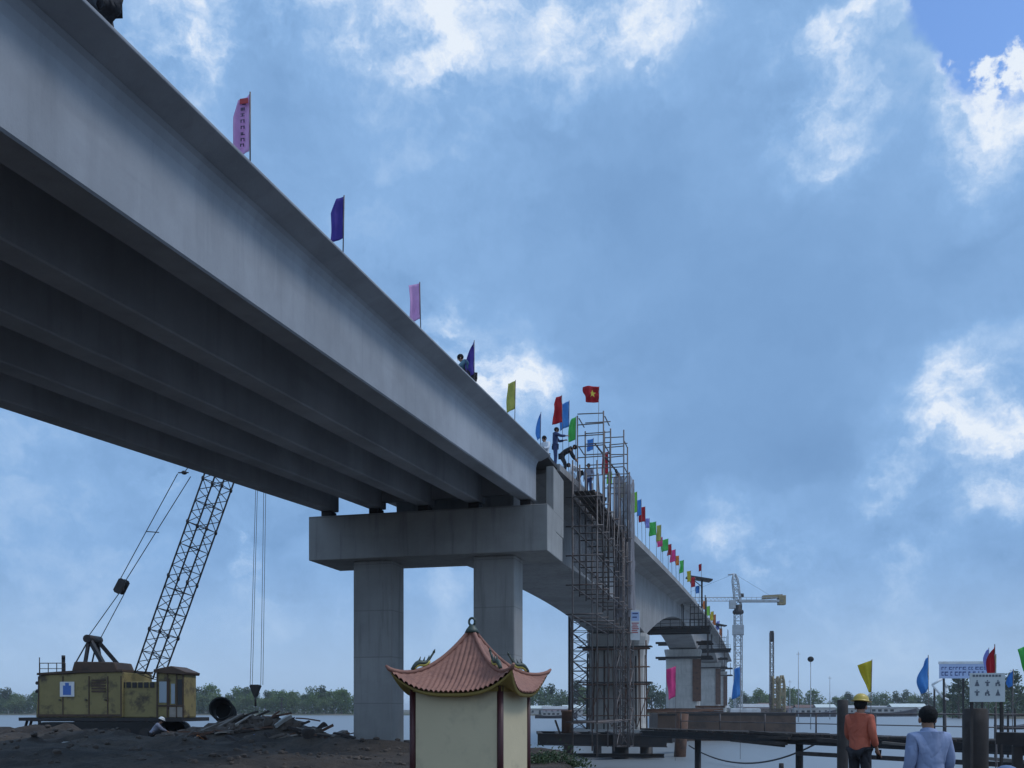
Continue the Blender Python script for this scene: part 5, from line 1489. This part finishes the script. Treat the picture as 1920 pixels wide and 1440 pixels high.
# on the deck
GP = 'people on the bridge deck'
def dp(px, X): 
    q = alongx(px,X); return Vector((q.x,q.y,deck_z(q.y)))
person('person in navy leaning at the deck edge in the top left corner', dp(190,-7.86), R(60),'crouch','navy_cloth','dark_cloth','cap_blue',group=GP)
person('worker in dark teal crouching before the second purple flag', dp(876,-7.95), R(110),'crouch','teal_cloth','dark_cloth',None,group=GP,scale=.9)
person('worker in navy standing at the span end with arms reaching right', dp(1041,-7.95), R(-75),'reach','navy_cloth','navy_cloth',None,group=GP)
person('person sitting left of the standing navy worker, dark head showing', dp(1023,-7.95), R(150),'sit','white_cloth','dark_cloth',None,group=GP)
person('worker in black bending toward the green flag', dp(1058,-7.9), R(-80),'bend','dark_cloth','dark_cloth',None,group=GP)
person('person in a white shirt bending among the group at the scaffold foot', dp(1084,-8.0), R(95),'bend','white_cloth','dark_cloth',None,group=GP)
person('person in a grey shirt standing at the deck edge by the scaffold', dp(1104,-7.8), R(170),'stand','grey_cloth','navy_cloth',None,group=GP,scale=.95)
person('person in dark clothes between the two scaffold frames', dp(1128,-8.1), R(120),'bend','dark_cloth','dark_cloth',None,group=GP)
person('person crouching low in white near the hoist tower', dp(1160,-7.9), R(60),'crouch','white_cloth','dark_cloth',None,group=GP)

# ------------------------------------------------------------------ trees and houses on the far bank
def tree_mesh(h, w, nclump, leaf, mat, seed, nleaf=42):
    random.seed(seed); tr = MB()
    tr.path([(0,0,-1),(.1,0,h*.2),(.0,.1,h*.45),(.15,0,h*.72)], [h*.032,h*.026,h*.018,h*.006], 7)
    cl_ = []
    for k in range(nclump):
        a = random.uniform(0,6.28); rr_ = w*.5*math.sqrt(random.random())*.85; zz = h*random.uniform(.12,.95)
        f = 1-((zz/h-.5)/.55)**2; rr_ *= max(.35,f); c_ = Vector((rr_*math.cos(a),rr_*math.sin(a),zz))
        cl_.append((c_, w*random.uniform(.13,.24)))
        if k < 9: tr.path([(0,0,zz*.55),(c_*.6+Vector((0,0,zz*.30))),c_], [h*.012,h*.008,h*.003], 5)
    cm = MB()
    for c_, r in cl_:
        for _ in range(nleaf):
            v = Vector((random.gauss(0,1),random.gauss(0,1),random.gauss(0,.8))).normalized()*r*random.uniform(.55,1.08)
            n = Vector((random.gauss(0,1),random.gauss(0,1),random.gauss(.5,1))).normalized(); a = n.orthogonal().normalized(); b_ = n.cross(a)
            s_ = leaf*random.uniform(.6,1.3); p = c_+v
            cm.add([p-a*s_*.5,p-b_*s_*.3,p+a*s_*.5,p+b_*s_*.3],[(0,1,2,3)])
    return tr, cm
def tree_proto(name, h, w, nc, leaf, mat, seed):
    t = thing(name, '', 'tree'); a, b_ = tree_mesh(h, w, nc, leaf, mat, seed)
    a.build('trunk','bark',t,local=True)
    me = b_.build('crown',mat,t,local=True)
    return t
protos = [tree_proto('broadleaf_tree',14,12,26,1.1,'leaf_green',1), tree_proto('broadleaf_tree',12,11,24,1.0,'leaf_pale',2), tree_proto('broadleaf_tree',16,11,28,1.1,'leaf_dark',3), tree_proto('broadleaf_tree',11,13,24,1.0,'leaf_blueish',4)]
KIND = ['mid green','pale green','tall dark green','blue green']
used = set(); random.seed(5)
def put_tree(k, px, d, s_, where, group, loc=None):
    p = at(px,HOR,d); p.z = WATER+.7
    lb = '%s bushy tree in the %s' % (KIND[k], where)
    if k not in used:
        used.add(k); t = protos[k]; t.location = p; t.rotation_euler=(0,0,random.uniform(0,6.28)); t.scale=(s_,)*3; t['label']=lb; t['group']=group
        return t
    return copy_tree(protos[k], p, random.uniform(0,6.28), (s_*random.uniform(.9,1.1),s_*random.uniform(.9,1.1),s_), lb, group)
GT='trees along the far bank'
for row in range(2):
    px = -60
    while px < 670:
        put_tree(random.choice((0,0,1,1,3)) if row==0 else random.choice((0,2,3)), px+random.uniform(-8,8), far_shore(px)+10+row*14+random.uniform(0,8), random.choice((.72,.82,.9,1.0,1.12))*random.uniform(.92,1.08)*(1.05 if row else .85), 'far bank treeline left of the pier legs', GT)
        px += random.uniform(9,15)
px = 985
while px < 1330:
    put_tree(random.choice((0,2,3,3)), px, far_shore(px)+14+random.uniform(0,20), random.uniform(.9,1.2), 'far bank woods behind the nearest river pier', GT); px += random.uniform(13,21)
px = 1380
while px < 1980:
    put_tree(random.choice((0,1,2,3)), px, far_shore(min(px,1690))+45+random.uniform(0,60), random.choice((.5,.65,.8,1.0))*random.uniform(.9,1.1), 'far bank grove right of the tower crane', GT); px += random.uniform(7,12)
for k,(px,d,s_,kk,lb) in enumerate(((1798,325,.98,2,'dense dark tree under the pale blue billboard'),(1786,330,.7,3,'small dark bushy tree left of the dense one under the billboard'),(1830,335,.8,2,'dark tree hidden mostly behind the pictogram sign'),(1898,322,.95,2,'dark tree right of the large dark red flag'),(1925,325,.9,3,'blue green tree at the right picture edge'),(1868,340,.7,0,'green tree between sign and dark red flag'))):
    t = put_tree(kk,px,d,s_,'x',None); t['label']=lb; t['group']='trees on the near right shore'
# low scrub along the water's edge
sb = MB(); random.seed(9)
for k in range(9000):
    px = random.uniform(-80,690) if k%2 else random.uniform(980,1990)
    d = far_shore(px)+6+random.uniform(0,14); p = at(px,HOR,d); h = (9.5 if px<700 else 3.6)*random.random()**1.3*(.7+.5*noise.noise(Vector((px*.02,4,0)))); p.z = WATER+.5+h
    n = Vector((random.gauss(0,1),random.gauss(0,1),random.gauss(.5,1))).normalized(); a = n.orthogonal().normalized(); b_ = n.cross(a); s_ = random.uniform(.7,1.5)
    sb.add([p-a*s_*.5,p-b_*s_*.35,p+a*s_*.5,p+b_*s_*.35],[(0,1,2,3)])
tag(sb.build('undergrowth','leaf_blueish'),'low green scrub along the far waterline',None,kind='stuff')

def house(label, px, d, w, h, roof, wall, dp_=6, rot=0.0):
    p = at(px,HOR,d); t = thing('riverside_house', label, 'house', (p.x,p.y,WATER+.6), TH+rot, 'houses on the far bank')
    c = MB(); c.box(-w/2,w/2,-dp_/2,dp_/2,-.6,h); c.build('walls',wall,t,local=True)
    c = MB(); rr=[]; rh = h*.42
    for x in (-w/2-.5,w/2+.5): rr.append([Vector((x,-dp_/2-.7,h-.1)),Vector((x,0,h+rh)),Vector((x,dp_/2+.7,h-.1)),Vector((x,dp_/2+.7,h-.25)),Vector((x,0,h+rh-.2)),Vector((x,-dp_/2-.7,h-.25))])
    c.loft(rr); c.build('roof',roof,t,local=True)
    n = max(2,int(w/3))
    for k in range(n):
        x = -w/2+w*(k+.5)/n; c = MB()
        if k == n//2: c.box(x-.55,x+.55,-dp_/2-.05,-dp_/2-.004,0,2.1); c.build('door','dark_opening',t,local=True)
        else: c.box(x-.5,x+.5,-dp_/2-.05,-dp_/2-.004,.9,2.0); c.build('window','dark_opening',t,local=True)
    return t
for a in (('white gabled house on the far bank just right of the shrine',1012,480,11,3.2,'pale_roof','house_wall'),('grey tin roofed house second right of the shrine',1040,478,12,3.0,'tin_roof','house_wall_pink'),('pale roofed house behind the brown steel casing',1074,482,10,3.4,'pale_roof','house_wall'),
          ('grey roofed house between middle pier and blue flag',1345,530,12,3.6,'tin_roof','house_wall'),('pink walled house left of the piling rig',1412,522,16,4.0,'tin_roof','house_wall_pink'),('brown roofed house right behind the piling rig',1440,535,11,4.4,'brown_roof','house_wall'),
          ('brown roofed house beneath the black ball marker',1513,512,13,3.6,'brown_roof','house_wall'),('pale roofed house left of the slim dark pile',1545,508,10,3.8,'pale_roof','house_wall'),('tin roofed house right of the man in orange',1648,506,12,3.2,'tin_roof','house_wall_pink'),
          ('long low shed with a whitish green roof behind the railing',1700,500,18,4.0,'pale_roof','house_wall'),('small grey roofed hut left of the blue sail flag',1733,498,8,3.0,'tin_roof','house_wall'),('tin roofed hut under the yellow pennant',1605,515,10,3.4,'tin_roof','house_wall'),('brown roofed hut under the tower crane',1482,520,9,3.2,'brown_roof','house_wall_pink')):
    house(*a)

# low bushes at the water's edge by the shrine
for k,(px,d,s_) in enumerate(((1010,29,.5),(1040,29.5,.62),(1072,30,.5))):
    p = at(px,HOR,d); gz_ = ground_z(p.x,p.y); c = MB(); random.seed(60+k)
    t = thing('waterside_shrub',('dark shrub nearest to the shrine wall at the waterline','middle dark shrub at the waterline below the trestle','dark shrub farthest from the shrine at the waterline')[k],'shrub',(p.x,p.y,gz_),0,'dark shrubs at the waterline')
    for j in range(420):
        v = Vector((random.gauss(0,.5),random.gauss(0,.4),abs(random.gauss(.0,.28))))*s_*1.1; n = Vector((random.gauss(0,1),random.gauss(0,1),random.gauss(.5,1))).normalized(); a = n.orthogonal().normalized(); b_ = n.cross(a); q=.06
        c.add([v-a*q,v-b_*q*.5,v+a*q,v+b_*q*.5],[(0,1,2,3)])
    c.build('foliage','leaf_dark',t,local=True)
    c = MB()
    for j in range(6): c.path([(0,0,-.1),(random.gauss(0,.15),random.gauss(0,.1),.2*s_),(random.gauss(0,.3)*s_,random.gauss(0,.2),.45*s_)],[.012,.01,.004],5)
    c.build('stems','bark',t,local=True)

# ------------------------------------------------------------------ air
g = MB(); g.box(-3900,3900,-480,6800,WATER-7.5,EYE+34); o = g.build('haze','water'); o.data.materials.clear()
m = bpy.data.materials.new('haze'); m.use_nodes = True; m.node_tree.nodes.clear(); T = NT(m.node_tree)
pv = T.n('ShaderNodeVolumePrincipled'); pv.inputs['Color'].default_value = (.86,.92,1,1); pv.inputs['Density'].default_value = .00022
mo = T.n('ShaderNodeOutputMaterial'); T.link(pv.outputs[0], mo.inputs['Volume'])
o.data.materials.append(m); tag(o, 'thin pale haze over the river', None, kind='stuff')
